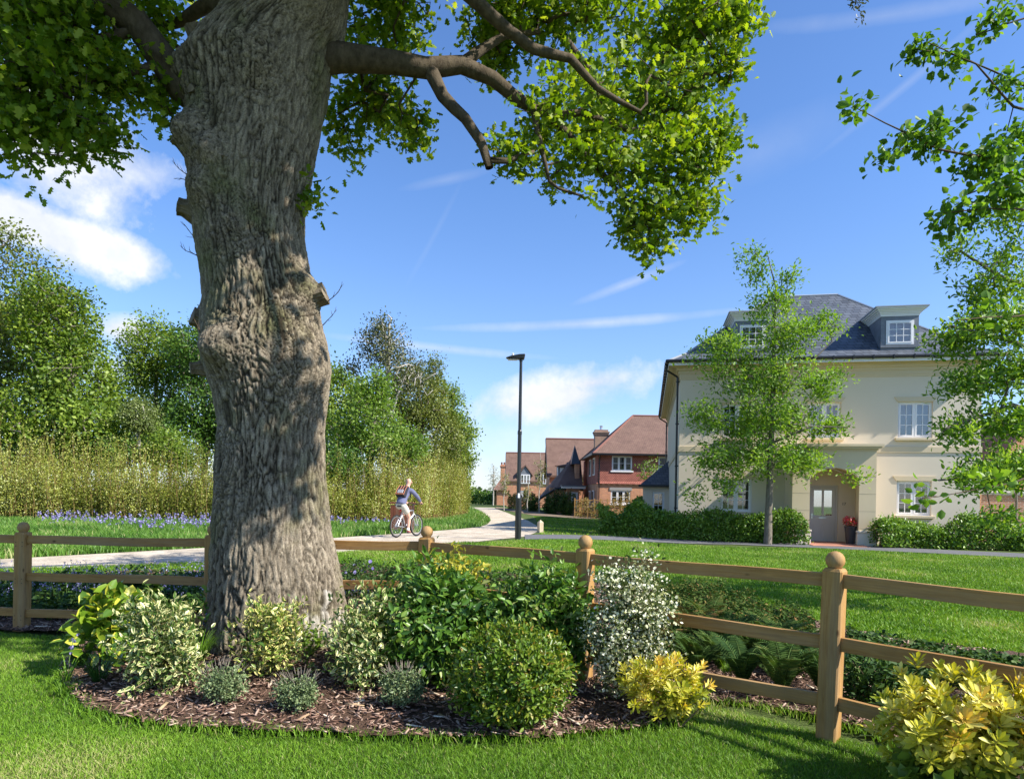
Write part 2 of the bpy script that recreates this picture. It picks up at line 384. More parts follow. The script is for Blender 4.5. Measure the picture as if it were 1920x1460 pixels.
def tubes(name, m, chains, sides=5, parent=None, smooth=True):
    Vs, Fs = [], []; b = 0
    for P, r in chains:
        P = np.asarray(P, float); r = np.asarray(r, float); k = len(P)
        if k < 2: continue
        T = np.empty_like(P); T[1:-1] = P[2:] - P[:-2]; T[0] = P[1] - P[0]; T[-1] = P[-1] - P[-2]; T = nrm(T)
        a = np.array((.31, .12, .94)) if abs(T[:, 2]).mean() < .8 else np.array((.95, .2, .1))
        A = nrm(np.cross(T, a)); B = np.cross(T, A); s = sides + (3 if r[0] > .03 else 0) + (4 if r[0] > .09 else 0)
        t = np.arange(s) * 2 * np.pi / s
        V = P[:, None] + r[:, None, None] * (A[:, None] * np.cos(t)[None, :, None] + B[:, None] * np.sin(t)[None, :, None])
        i = np.arange(k - 1)[:, None] * s; j = np.arange(s)[None]; jn = (j + 1) % s
        Fs.append(np.stack([b + i + j, b + i + jn, b + i + s + jn, b + i + s + j], -1).reshape(-1, 4)); Vs.append(V.reshape(-1, 3)); b += k * s
    return npmesh(name, np.concatenate(Vs), [np.concatenate(Fs)], m, smooth=smooth, parent=parent)
def grow(skel, targets, rng, seg=.2, tip=.004, k=2.3, wob=.12, lift=0.0):
    """limbs given as polylines of (x,y,z,min radius); every target is joined to the nearest wood"""
    targets = np.asarray(targets, float).reshape(-1, 3); cap = 200 + sum(len(s) for s in skel) * 12 + len(targets) * 14
    pos = np.zeros((cap, 3)); par = np.full(cap, -1); mr = np.zeros(cap); n = 0
    for s in skel:
        s = np.asarray(s, float); q = -1
        if n: q = int(np.argmin(((pos[:n] - s[0, :3]) ** 2).sum(1)))
        for i in range(len(s)):
            if i:
                d = np.linalg.norm(s[i, :3] - s[i - 1, :3]); m_ = max(1, int(d / max(seg, .05)))
                for j in range(1, m_ + 1):
                    f = j / m_; p = s[i - 1, :3] * (1 - f) + s[i, :3] * f
                    if j < m_: p = p + rng.normal(0, wob * .12 * d / m_, 3)
                    pos[n] = p; par[n] = q; mr[n] = s[i - 1, 3] * (1 - f) + s[i, 3] * f; q = n; n += 1
            elif q < 0 or np.linalg.norm(pos[q] - s[0, :3]) > 1e-4:
                pos[n] = s[0, :3]; par[n] = q; mr[n] = s[0, 3]; q = n; n += 1
    if len(targets):
        d0 = np.array([((pos[:n] - t) ** 2).sum(1).min() for t in targets]); targets = targets[np.argsort(d0)]
    ends = []
    for t in targets:
        q = int(np.argmin(((pos[:n] - t) ** 2).sum(1))); p0 = pos[q].copy(); d = np.linalg.norm(t - p0)
        dr = p0 - pos[par[q]] if par[q] >= 0 else np.array((0, 0, 1.)); dr = dr / max(1e-6, np.linalg.norm(dr))
        c = p0 + dr * d * .35 + np.array((0, 0, lift * d)) + rng.normal(0, wob * d * .6, 3); m_ = int(np.clip(d / seg, 1, 8))
        for j in range(1, m_ + 1):
            f = j / m_; p = (1 - f) ** 2 * p0 + 2 * f * (1 - f) * c + f * f * t
            if n >= cap: break
            pos[n] = p; par[n] = q; q = n; n += 1
        ends.append(q)
    pos, par, mr = pos[:n], par[:n], mr[:n]; acc = np.zeros(n); kids = np.zeros(n, int)
    np.add.at(kids, par[par >= 0], 1); acc[kids == 0] = 1; best = np.full(n, -1)
    for i in range(n - 1, -1, -1):
        if par[i] >= 0:
            acc[par[i]] += acc[i]
            if best[par[i]] < 0 or acc[i] + 4000 * mr[i] > acc[best[par[i]]] + 4000 * mr[best[par[i]]]: best[par[i]] = i
    rad = np.maximum(tip * acc ** (1 / k), mr); chains = []
    for i in range(n):
        if par[i] < 0 or best[par[i]] != i:
            ch = []; rr = []
            if par[i] >= 0: ch.append(pos[par[i]]); rr.append(min(rad[par[i]], rad[i] * 1.25))
            j = i
            while j >= 0: ch.append(pos[j]); rr.append(rad[j]); j = best[j]
            if len(ch) > 1:
                for q in range(1, len(rr)): rr[q] = max(rr[q], rr[q - 1] * .84)
                if rr[-1] > .006: ch.append(ch[-1] + nrm(ch[-1] - ch[-2]) * rr[-1] * 1.2); rr.append(rr[-1] * .12)
                chains.append((np.array(ch), np.array(rr)))
    e = np.array(ends, int); D = nrm(pos[e] - pos[par[e]]) if len(e) else np.zeros((0, 3))
    return chains, (pos[e] if len(e) else np.zeros((0, 3))), D
def ell(rng, c, r, n, shell=.55):
    u = nrm(rng.normal(size=(n, 3))); q = (shell + (1 - shell) * rng.random(n)) if shell < 1 else np.ones(n)
    q = q * (.75 + .25 * rng.random(n)) ; return np.asarray(c) + u * q[:, None] * np.asarray(r)
def scatter_leaves(rng, ends, D, k, spread, size, up=.5, droop=0, out=None, flat=.0):
    """k leaves round each twig end; returns P, D, N, size arrays"""
    n = len(ends) * k; P = np.repeat(ends, k, 0) + rng.normal(0, 1, (n, 3)) * spread; B = np.repeat(D, k, 0)
    d = nrm(B * .6 + rng.normal(0, .75, (n, 3)) + np.array((0, 0, up * .4 - droop))); 
    if flat: d[:, 2] *= (1 - flat)
    nn = rng.normal(0, .55, (n, 3)) + np.array((0, 0, 1.0)) * up
    if out is not None: nn = nn + out
    return P, d, nn, size * (.65 + .7 * rng.random(n))
# =====================  GROUND  =====================
rg = np.random.default_rng(7)
M_grassbase = groundmat('lawn_soil', [(.3, (.055, .08, .022)), (.55, (.085, .12, .032)), (.75, (.13, .155, .05))], 1.1, 35, .8)
M_gravel = groundmat('gravel', [(.34, (.27, .225, .17)), (.5, (.46, .395, .31)), (.64, (.66, .58, .47))], 1.6, 20, .5, .95, .03)
M_asph = groundmat('asphalt', [(.3, (.10, .10, .105)), (.7, (.17, .17, .18))], 1.5, 60, .3)
M_soil = groundmat('bark_soil', [(.3, (.035, .02, .013)), (.5, (.13, .08, .055)), (.72, (.24, .16, .12))], 3, 45, 1.0, .95, .05)
M_brown = groundmat('bare_soil', [(.3, (.13, .09, .06)), (.7, (.27, .21, .15))], 1, 20, .5)
M_quarry = brickmat('red_tiles', (.42, .18, .12), (.50, .24, .17), (.3, .22, .18), .3, .3, .008, mode='wall')
xs = np.unique(np.concatenate([np.linspace(-14, 24, 77), np.linspace(-60, 60, 49), np.linspace(-900, 900, 37)]))
ys = np.unique(np.concatenate([np.linspace(-2, 44, 93), np.linspace(-20, 120, 57), np.linspace(-200, 1800, 41)]))
X, Y = np.meshgrid(xs, ys); Z = H(X, Y); ni, nj = len(ys), len(xs)
i, j = np.meshgrid(np.arange(ni - 1), np.arange(nj - 1), indexing='ij'); q = (i * nj + j).ravel()
tag(npmesh('ground', np.stack([X, Y, Z], -1).reshape(-1, 3), [np.stack([q, q + 1, q + nj + 1, q + nj], 1)], M_grassbase, smooth=True), kind='structure')
def strip(name, m, A, B, lift, n=10, sub=3, kind='structure'):
    def dens(Ls):
        P = [Vector(p) for p in Ls]; out = []
        for a, b in zip(P[:-1], P[1:]): out += [a.lerp(b, k / sub) for k in range(sub)]
        return out + [P[-1]]
    A, B = dens(A), dens(B); V = []; F = []
    for a, b in zip(A, B):
        for k in range(n + 1):
            p = a.lerp(b, k / n); V.append((p.x, p.y, float(H(p.x, p.y)) + lift))
    for r in range(len(A) - 1):
        for k in range(n): u = r * (n + 1) + k; F.append((u, u + 1, u + n + 2, u + n + 1))
    return tag(npmesh(name, V, [np.array(F)], m, smooth=True), kind=kind)
near_px = [(-500, 1081), (0, 1069), (200, 1063), (395, 1055), (560, 1042), (650, 1036), (760, 1027), (890, 1016), (985, 1006), (1006, 998), (1009, 987), (990, 976), (965, 967), (948, 960), (934, 955), (926, 951.5)]
far_px = [(-500, 1058), (0, 1049), (200, 1038), (394, 1027), (560, 1014), (650, 1007), (760, 1000), (850, 993), (900, 988), (914, 983), (920, 976), (917, 969), (906, 962), (896, 957), (888, 953.5), (880, 951)]
PN = [gp(*p) for p in near_px]; PF = [gp(*p) for p in far_px]
strip('path', M_gravel, PN, PF, .012, 8, 4)
path_poly = [(p.x, p.y) for p in PN] + [(p.x, p.y) for p in PF[::-1]]
AU = [gp(*p) for p in [(984, 1003), (1040, 1003), (1200, 1008.5), (1370, 1014), (1530, 1020), (1720, 1029), (1960, 1040), (2300, 1056)]]
AL = [gp(*p) for p in [(984, 1012), (1040, 1011), (1200, 1015.5), (1370, 1021), (1530, 1027.5), (1720, 1036.5), (1960, 1048), (2300, 1066)]]
strip('pavement', M_asph, AL, AU, .020, 4, 4)
asph_poly = [(p.x, p.y) for p in AL] + [(p.x, p.y) for p in AU[::-1]]
SA = [gp(*p) for p in [(930, 952.5), (950, 957), (1000, 966), (1060, 971), (1130, 972.5), (1260, 973)]]
SB = [gp(*p) for p in [(930, 950), (950, 953), (1000, 958), (1060, 962), (1130, 964), (1260, 965)]]
strip('soil', M_brown, SA, SB, .016, 3, 4)
bed_px = [(-60, 1188), (0, 1187), (60, 1191), (135, 1195), (140, 1230), (112, 1262), (118, 1290), (150, 1335), (204, 1356), (328, 1374), (440, 1381), (547, 1385), (700, 1392), (897, 1399), (1010, 1398), (1147, 1383), (1230, 1372), (1290, 1350), (1327, 1322),
          (1410, 1329), (1530, 1356), (1612, 1380), (1680, 1406), (1700, 1450), (1712, 1500), (1800, 1560), (2100, 1600), (2100, 1260), (1920, 1232), (1800, 1222), (1700, 1213), (1590, 1184), (1520, 1172), (1400, 1142), (1320, 1122), (1230, 1108), (1100, 1094), (900, 1074), (760, 1070), (690, 1066), (640, 1060), (400, 1074), (200, 1076), (0, 1080), (-60, 1082)]
BP = [gp(*p) for p in bed_px]; bed_poly = [(p.x, p.y) for p in BP]
gx, gy = np.meshgrid(np.arange(-7, 6, .05), np.arange(2.4, 14.5, .05)); P = np.stack([gx.ravel(), gy.ravel()], 1)
zb = .012 + .05 * fbm(np.stack([P[:, 0] * 2.2, P[:, 1] * 2.2, 0 * P[:, 0]], 1), 3, 3) + .02 * vnoise(np.stack([P[:, 0] * 14, P[:, 1] * 14, 0 * P[:, 0]], 1), 9)
tx, ty = -2.2, 6.5
zb += .16 * np.exp(-(((P[:, 0] - tx) / 1.0) ** 2 + ((P[:, 1] - ty) / .9) ** 2))
BEDZ = (P, zb)
ins = inpoly(P + .0, bed_poly); ny_, nx_ = gx.shape; q = (np.arange(ny_ - 1)[:, None] * nx_ + np.arange(nx_ - 1)[None]).ravel()
ok = ins[q] & ins[q + 1] & ins[q + nx_] & ins[q + nx_ + 1]; q = q[ok]
V = np.column_stack([P, zb + H(P[:, 0], P[:, 1])]); F = np.stack([q, q + 1, q + nx_ + 1, q + nx_], 1)
used, inv = np.unique(F, return_inverse=True)
tag(npmesh('planting_bed', V[used], [inv.reshape(F.shape)], M_soil, smooth=True), kind='structure')
def bedz(x, y):
    x = np.atleast_1d(x); y = np.atleast_1d(y); c = np.clip(((x + 7) / .05).astype(int), 0, nx_ - 1); r = np.clip(((y - 2.4) / .05).astype(int), 0, ny_ - 1)
    return zb[r * nx_ + c] + H(x, y)
# bark chips
def chips(n, smin, smax, name, m, fan=1.0):
    pts = np.column_stack([rg.uniform(-7, 5, n * 2), 14.5 - 12 * rg.random(n * 2) ** .55]); pts = pts[inpoly(pts, bed_poly)][:n]; k = len(pts)
    z = bedz(pts[:, 0], pts[:, 1]) + .006 + rg.random(k) * .018
    L = rg.uniform(smin, smax, k); wd = L * rg.uniform(.16, .42, k); a = rg.uniform(0, 6.28, k)
    d = np.stack([np.cos(a), np.sin(a), rg.normal(0, .28, k)], 1); d = nrm(d); up = nrm(rg.normal(0, .35, (k, 3)) + (0, 0, 1)); s_ = nrm(np.cross(d, up)); up = np.cross(s_, d)
    C = np.column_stack([pts, z]); t = [(-.5, -.5, 0), (-.5, 0, .28), (-.5, .5, 0), (.5, -.4, 0), (.5, 0, .25), (.5, .4, 0)]
    V = np.stack([C + d * (L * u)[:, None] + s_ * (wd * v)[:, None] + up * (wd * w_)[:, None] for u, v, w_ in t], 1).reshape(-1, 3)
    b = np.arange(k)[:, None, None] * 6; F = (b + np.array([(0, 3, 4, 1), (1, 4, 5, 2), (0, 2, 5, 3)])[None]).reshape(-1, 4)
    F3 = (np.arange(k)[:, None, None] * 6 + np.array([(0, 1, 2), (3, 5, 4)])[None]).reshape(-1, 3); r = rg.random(k)
    return tag(npmesh(name, V, [F, F3], m, {'rnd': ('FACE', np.concatenate([np.repeat(r, 3), np.repeat(r, 2)]))}), kind='stuff')
M_chip = leafmat('chip', [(0, (.06, .03, .02)), (.3, (.18, .10, .07)), (.65, (.31, .195, .145)), (.9, (.44, .32, .25)), (1, (.58, .45, .33))], trans=0.02, rough=.75)
chips(42000, .018, .07, 'bark_chips', M_chip)
M_litter = leafmat('litter', [(0, (.30, .17, .09)), (.6, (.45, .33, .20)), (1, (.70, .62, .50))], trans=.05, rough=.7)
chips(420, .06, .16, 'dry_twig_litter', M_litter)

# =====================  GRASS BLADES  =====================
M_blade = leafmat('grass_blade', [(0, (.07, .17, .014)), (.4, (.14, .28, .020)), (.8, (.21, .365, .03)), (.95, (.27, .40, .06)), (1, (.42, .42, .17))], trans=.3, rough=.5, spec=.25, ttint=(1.3, 1.25, .5))
def blades(name, P, h, wd, m, rng, lean=.5, z=None):
    k = len(P); a = rng.uniform(0, 6.283, k); hh = h * (.5 + .8 * rng.random(k)); ln = rng.normal(0, lean, (k, 2)) * hh[:, None]
    z = H(P[:, 0], P[:, 1]) if z is None else z
    B = np.column_stack([P, z - .004]); s_ = np.stack([np.cos(a), np.sin(a), 0 * a], 1) * (wd * (.6 + .7 * rng.random(k)))[:, None] / 2
    mid = B + np.column_stack([ln * .35, hh * .6]); tip = B + np.column_stack([ln, hh * .96])
    V = np.stack([B - s_, B + s_, mid + s_ * .8, mid - s_ * .8, tip], 1).reshape(-1, 3); b = np.arange(k)[:, None]
    Q = b * 5 + np.array([(0, 1, 2, 3)]); T = b * 5 + np.array([(3, 2, 4)])
    n_ = .62 * fbm(np.column_stack([P * .8, 0 * P[:, 0]]), 4, 5) + .38 * rng.random(k) + .0
    n_ = np.clip((n_ - .5) * 2.0 + .5, 0, 1); n_ = np.where(rng.random(k) < .02, 1, n_)
    return npmesh(name, V, [Q, T], m, {'rnd': ('FACE', np.concatenate([n_, n_]))})
def spread_pts(n, poly, avoid=(), rng=rg, near=None):
    lo = np.min(poly, 0); hi = np.max(poly, 0); out = []
    while sum(map(len, out)) < n:
        p = rng.uniform(lo, hi, (n * 2, 2))
        if near: p = p[rng.random(len(p)) < (near / np.maximum(p[:, 1], near)) ** 1.6]
        p = p[inpoly(p, poly)]
        for a in avoid: p = p[~inpoly(p, a)]
        out.append(p)
    return np.concatenate(out)[:n]
def wp(l): return [(p.x, p.y) for p in (gp(*q) for q in l)]
front_poly = wp([(-60, 1180), (300, 1180), (1000, 1300), (1400, 1300), (1800, 1380), (2000, 1500), (1960, 1485), (-30, 1485)])
front_poly = [(-6.4, 8.0), (-3.2, 8.0), (-3.0, 5.5), (1.5, 5.2), (2.7, 4.0), (3.6, 3.0), (3.6, 2.9), (-3.2, 2.9), (-3.9, 3.7)]
shrunk = [(x * 1.0, y) for x, y in bed_poly]
c = np.mean(np.array(bed_poly)[7:20], 0)
P1 = spread_pts(210000, front_poly, [shrunk], near=3.6)
tag(blades('lawn_grass', P1, .032, .0042, M_blade, rg, .55), kind='stuff')
fr = np.array([p for p in bed_poly[3:24]]); pts = []
for a, b in zip(fr[:-1], fr[1:]):
    L = np.linalg.norm(b - a); k = int(L * 420); t = rg.random(k)[:, None]; pts.append(a * (1 - t) + b * t + rg.normal(0, .045, (k, 2)))
pts = np.concatenate(pts); tag(blades('lawn_edge_grass', pts, .062, .005, M_blade, rg, .6, z=bedz(pts[:, 0], pts[:, 1]) * .5), kind='stuff')
back_poly = wp([(600, 1062), (690, 1066), (900, 1074), (1100, 1092), (1230, 1104), (1400, 1140), (1590, 1182), (1920, 1230), (2150, 1260), (2150, 1060), (1920, 1046), (1530, 1028), (1200, 1016), (984, 1012), (890, 1018), (640, 1038)])
P2 = spread_pts(230000, back_poly, [path_poly, asph_poly, bed_poly], near=6)
tag(blades('far_lawn_grass', P2, .055, .012, M_blade, rg, .5), kind='stuff')
mid_poly = wp([(1012, 1003), (1040, 1002), (1200, 1008), (1370, 1013), (1530, 1019), (1300, 975), (1100, 973), (1000, 968), (1012, 985)])
tag(blades('green_verge_grass', spread_pts(26000, mid_poly, [path_poly]), .06, .03, M_blade, rg, .5), kind='stuff')
M_rough = leafmat('rough_grass', [(0, (.05, .13, .015)), (.5, (.11, .24, .03)), (.9, (.19, .34, .06)), (1, (.45, .45, .2))], trans=.3, rough=.5)
verge_poly = wp([(-100, 1060), (0, 1049), (200, 1038), (394, 1027), (560, 1014), (760, 1000), (900, 988), (920, 976), (906, 962), (885, 952), (860, 956), (600, 966), (-100, 970)])
tag(blades('verge_grass', spread_pts(90000, verge_poly, [path_poly], near=13), .20, .022, M_rough, rg, .35), kind='stuff')
farv = wp([(-100, 1084), (395, 1074), (640, 1060), (890, 1017), (640, 1037), (395, 1056), (0, 1070), (-100, 1073)])
tag(blades('path_side_grass', spread_pts(30000, farv, [path_poly, bed_poly]), .07, .014, M_blade, rg, .45), kind='stuff')

# =====================  CREAM HOUSE  =====================
M_render = groundmat('cream_render', [(.25, (.66, .57, .44)), (.75, (.74, .65, .52))], .7, 90, .12, .9, .01)
M_stone = groundmat('cast_stone', [(.25, (.60, .49, .33)), (.75, (.70, .59, .41))], .8, 50, .1, .85, .01)
M_soffit = pmat('soffit', (.66, .53, .30), .7)
M_white = pmat('white_frame', (.82, .80, .80), .35, .4)
M_slate = brickmat('slate', (.062, .074, .095), (.105, .12, .145), (.02, .024, .03), .3, .22, .012, .8, .55, 'roof', .3, .4)
M_lead = pmat('lead', (.16, .175, .20), .5, .4, var=.2)
M_leadtop = pmat('lead_top', (.30, .32, .35), .5, .4)
M_black = pmat('black_gutter', (.012, .012, .014), .35, .5)
M_glass = glassmat('glass', .10); M_dark = pmat('dark_room', (.03, .03, .035), .9)
M_curtain = pmat('curtain', (.45, .46, .48), .9)
M_door = pmat('door_paint', (.55, .53, .49), .45, .4)
M_metal = pmat('metal', (.6, .6, .6), .3, .5, 1)
ANG = -math.atan(255 / 1280)
cream = empty('cream_house', (6.70, 27.5, 0), ANG, 'large cream rendered house with grey slate hipped roof, dormers and arched porch', 'house')
WD = 10.9; DP = 17.6; EZ = 6.92
lw = (1.62, 2.82); rw = (8.06, 9.26); cw = (4.86, 6.05)
wins = [(*lw, 1.12, 2.42), (*rw, 1.12, 2.42), (*lw, 4.05, 5.42), (*rw, 4.05, 5.42), (*cw, 4.05, 5.42)]
door = (4.95, 6.0, 0, 2.22)
m = MB().wall(0, WD, 0, .3, 0, EZ, wins + [door])
m.wall(0, WD, DP - .3, DP, 0, EZ, []); m.box(0, .3, .301, DP - .301, 0, EZ); m.box(WD - .3, WD, .301, DP - .301, 0, EZ); m.box(.3, WD - .3, .3, DP - .3, 6.6, 6.7)
m.box(.3, WD - .3, .3, DP - .3, 2.75, 2.95); m.box(.3, WD - .3, 3.9, 4.0, 0, 2.75); m.box(.3, WD - .3, 3.9, 4.0, 2.95, 6.6)
m.build('wall', M_render, cream)
m = MB(); m.box(-.035, WD + .035, -.035, -.0, 3.49, 3.72); m.box(-.035, -.0, 0.001, DP, 3.49, 3.72); m.box(WD, WD + .035, 0.001, DP, 3.49, 3.72); m.build('string_course', M_stone, cream, bevel=.008)
m = MB()
for k, (y, z) in enumerate([(-.03, 6.38), (-.05, 6.46), (-.035, 6.50), (-.07, 6.62), (-.14, 6.74), (-.24, 6.84)]):
    z2 = [6.46, 6.50, 6.62, 6.74, 6.84, 6.90][k]; o = -y
    m.box(-o, WD + o, -o, 0, z, z2); m.box(-o, 0, 0.001, DP, z, z2); m.box(WD, WD + o, 0.001, DP, z, z2)
m.build('cornice', M_stone, cream)
OV = .46
m = MB(); m.box(-OV, WD + OV, -OV, 0, 6.90, 6.93); m.box(-OV, 0, 0, DP + OV, 6.90, 6.93); m.box(WD, WD + OV, 0, DP + OV, 6.90, 6.93); m.build('soffit', M_soffit, cream)
m = MB(); m.box(-OV - .02, WD + OV + .02, -OV - .02, -OV, 6.88, 7.06); m.box(-OV - .02, -OV, -OV, DP + OV, 6.88, 7.06); m.box(WD + OV, WD + OV + .02, -OV, DP + OV, 6.88, 7.06); m.build('fascia', M_white, cream)
g = OV + .09
m = MB(); m.tube((-g, -g, 7.05), (WD + g, -g, 7.05), .062, n=12); m.tube((-g, -g, 7.05), (-g, DP + g, 7.05), .062, n=12); m.tube((WD + g, -g, 7.05), (WD + g, DP + g, 7.05), .062, n=12)
for k in range(17): m.box(k * .7 - .02, k * .7 + .02, -g - .08, -OV - .02, 6.97, 7.11)
for k in range(26): m.box(-g - .08, -OV - .02, k * .7 - .02, k * .7 + .02, 6.97, 7.11)
m.build('gutter', M_black, cream)
def pipe(y, parent, zt):
    q = MB(); q.path([(-g, y - .05, 7.0), (-g, y, 6.80), (-.10, y + .03, 6.52), (-.10, y + .03, .05)], .042)
    for z in (6.3, 4.6, 2.9, 1.2): q.box(-.16, -.02, y - .03, y + .09, z, z + .05)
    q.build('downpipe', M_black, parent)
pipe(.12, cream, 7); pipe(DP - .6, cream, 7)
# roof : bell-cast foot, hips, flat crown running back
def ringz(o, z): return [(-o, -o, z), (WD + o, -o, z), (WD + o, DP + o, z), (-o, DP + o, z)]
SB_ = 4.05
m = MB(); r0 = ringz(OV + .05, 7.06); r1 = ringz(-.25, 7.50); r2 = ringz(-SB_ + .0, 10.72)
v = r0 + r1 + r2; m.add(v, [(k, (k + 1) % 4, 4 + (k + 1) % 4, 4 + k) for k in range(4)] + [(4 + k, 4 + (k + 1) % 4, 8 + (k + 1) % 4, 8 + k) for k in range(4)] + [(8, 9, 10, 11), (3, 2, 1, 0)])
roof = m.build('roof', M_slate, cream)
m = MB()
for k in range(4):
    m.tube(r0[k], r1[k], .045, n=6); m.tube(r1[k], r2[k], .045, n=6); m.tube(r2[k], r2[(k + 1) % 4], .05, n=6)
m.build('ridge_capping', M_leadtop, roof)
def window(par, x0, x1, z0, z1, y=.09, panes=2, cols=2, rows=3, slats=False, sill=True, head=True, mat=M_white, stone=M_stone, name='window', curtain=False, bar=.055):
    """casement window: frame with glazing bars; panes sill and head are its own pieces"""
    m = MB(); t = .055; d = .07
    m.box(x0, x1, y, y + d, z0, z0 + t); m.box(x0, x1, y, y + d, z1 - t, z1); m.box(x0, x0 + t, y, y + d, z0 + t, z1 - t); m.box(x1 - t, x1, y, y + d, z0 + t, z1 - t)
    w_ = (x1 - x0 - 2 * t) / panes; gl = MB(); sl = MB()
    for k in range(panes):
        a = x0 + t + k * w_; b = a + w_; s = bar; ins_ = .004
        if k: m.box(a - .022, a + .022, y - .002, y + d, z0 + t, z1 - t)
        a2, b2 = a + ins_ + (.022 if k else 0), b - ins_ - (.022 if k < panes - 1 else 0)
        m.box(a2, b2, y - .012, y + d * .6, z0 + t + ins_, z0 + t + s); m.box(a2, b2, y - .012, y + d * .6, z1 - t - s, z1 - t - ins_)
        m.box(a2, a2 + s, y - .012, y + d * .6, z0 + t + s, z1 - t - s); m.box(b2 - s, b2, y - .012, y + d * .6, z0 + t + s, z1 - t - s)
        A, B, Cc, Dd = a2 + s, b2 - s, z0 + t + s, z1 - t - s
        for c_ in range(1, cols): xx = A + (B - A) * c_ / cols; m.box(xx - .012, xx + .012, y + .0, y + .03, Cc, Dd)
        for r_ in range(1, rows): zz = Cc + (Dd - Cc) * r_ / rows; m.box(A, B, y + .002, y + .028, zz - .012, zz + .012)
        gl.box(A, B, y + .012, y + .018, Cc, Dd)
        if slats:
            nn_ = int((Dd - Cc) / .075)
            for q in range(nn_):
                zz = Cc + (q + .5) * (Dd - Cc) / nn_
                sl.add([(A, y + .10, zz - .012), (B, y + .10, zz - .012), (B, y + .145, zz + .018), (A, y + .145, zz + .018), (A, y + .10, zz - .004), (B, y + .10, zz - .004), (B, y + .145, zz + .026), (A, y + .145, zz + .026)],
                       [(0, 1, 2, 3), (4, 7, 6, 5), (0, 4, 5, 1), (2, 6, 7, 3), (0, 3, 7, 4), (1, 5, 6, 2)])
            for xx in (A, B - .03, (A + B) / 2 - .015): sl.box(xx, xx + .03, y + .15, y + .17, Cc, Dd)
    f = m.build(name, mat, par); gl.build('pane', M_glass, f)
    if slats: sl.build('shutter', M_white, f)
    else: MB().box(x0 + .05, x1 - .05, y + .25, y + .26, z0 + .02, z1 - .02).build('blind_or_dark_room', M_curtain if curtain else M_dark, f)  # curtained: a blind; otherwise a dark sheet painting the unlit room
    if sill: MB().box(x0 - .10, x1 + .10, -.13, .088, z0 - .105, z0 - .003).build('sill', stone, f, bevel=.01)
    if head:
        MB().prism([(x0 - .02, z1 + .004), (x1 + .02, z1 + .004), (x1 + .15, z1 + .185), (x0 - .15, z1 + .185)], 1, -.03, -.001).build('lintel', stone, f)
    return f
window(cream, *wins[0], slats=True); window(cream, *wins[1], slats=True)
window(cream, *wins[2]); window(cream, *wins[3], curtain=True); window(cream, *wins[4])
# door and its glass
x0, x1, _, z1 = door
m = MB(); m.box(x0, x0 + .07, .10, .2, 0, z1); m.box(x1 - .07, x1, .10, .2, 0, z1); m.box(x0 + .07, x1 - .07, .10, .2, z1 - .07, z1); fr_ = m.build('door_frame', M_door, cream)
a, b = x0 + .075, x1 - .075; m = MB()
m.wall(a, b, .13, .17, .03, z1 - .075, [(a + .12, (a + b) / 2 - .04, 1.05, z1 - .2), ((a + b) / 2 + .04, b - .12, 1.05, z1 - .2)])
for xa, xb in ((a + .12, (a + b) / 2 - .04), ((a + b) / 2 + .04, b - .12)):
    m.box(xa + .0, xb, .118, .13, .16, .18); m.box(xa, xb, .118, .13, .84, .86); m.box(xa, xa + .02, .118, .13, .18, .84); m.box(xb - .02, xb, .118, .13, .18, .84)
dr = m.build('door', M_door, cream)
m = MB()
for xa, xb in ((a + .12, (a + b) / 2 - .04), ((a + b) / 2 + .04, b - .12)): m.box(xa, xb, .145, .15, 1.05, z1 - .2)
m.build('pane', glassmat('door_glass', .55, (.7, .85, 1)), dr)
m = MB(); m.box((a + b) / 2 - .14, (a + b) / 2 + .14, .117, .129, .93, .98); m.build('letter_plate', M_metal, dr)
m = MB(); m.tube((a + .06, .07, 1.02), (a + .18, .07, 1.02), .012); m.tube((a + .06, .128, 1.02), (a + .06, .07, 1.02), .012); m.box(a + .035, a + .085, .12, .129, .92, 1.12); m.build('handle', M_metal, dr)
MB().box(x0, x1, .3, .32, 0, z1).build('hall_dark_sheet', M_dark, dr)  # near-black sheet, the unlit hall's darkness put into its colour
# porch
PX0, PX1, PD = 4.04, 6.90, 1.46; OX0, OX1, SPR, TOP = 4.65, 6.33, 2.42, 3.43
n = 24; arch = []
rise = .40; hw = (OX1 - OX0) / 2; Rr = (hw * hw + rise * rise) / (2 * rise); cxp = (OX0 + OX1) / 2; czp = SPR + rise - Rr; th = math.asin(hw / Rr)
for k in range(n + 1): t = th - 2 * th * k / n; arch.append((cxp + Rr * math.sin(t), czp + Rr * math.cos(t)))
m = MB(); yf, yb = -PD, -PD + .35
def strip_face(top):
    for k in range(n):
        (ax_, az_), (bx, bz) = arch[k], arch[k + 1]
        m.add([(ax_, yf, az_), (bx, yf, bz), (bx, yf, top), (ax_, yf, top), (ax_, yb, az_), (bx, yb, bz), (bx, yb, top), (ax_, yb, top)], [(0, 3, 2, 1), (4, 5, 6, 7), (0, 1, 5, 4)])
strip_face(TOP)
m.box(PX0, OX0, yf, yb, 0, TOP); m.box(OX1, PX1, yf, yb, 0, TOP)
m.box(PX0, PX0 + .3, yb + .001, -.001, 0, TOP); m.box(PX1 - .3, PX1, yb + .001, -.001, 0, TOP); m.box(PX0, PX1, yf, -.001, TOP, TOP + .03)
po = m.build('porch', M_stone, cream)
m = MB(); m.box(PX0 + .3, PX1 - .3, yb + .001, -.03, 2.86, 2.9); m.build('porch_ceiling', M_soffit, po)
m = MB(); Ro = Rr + .2
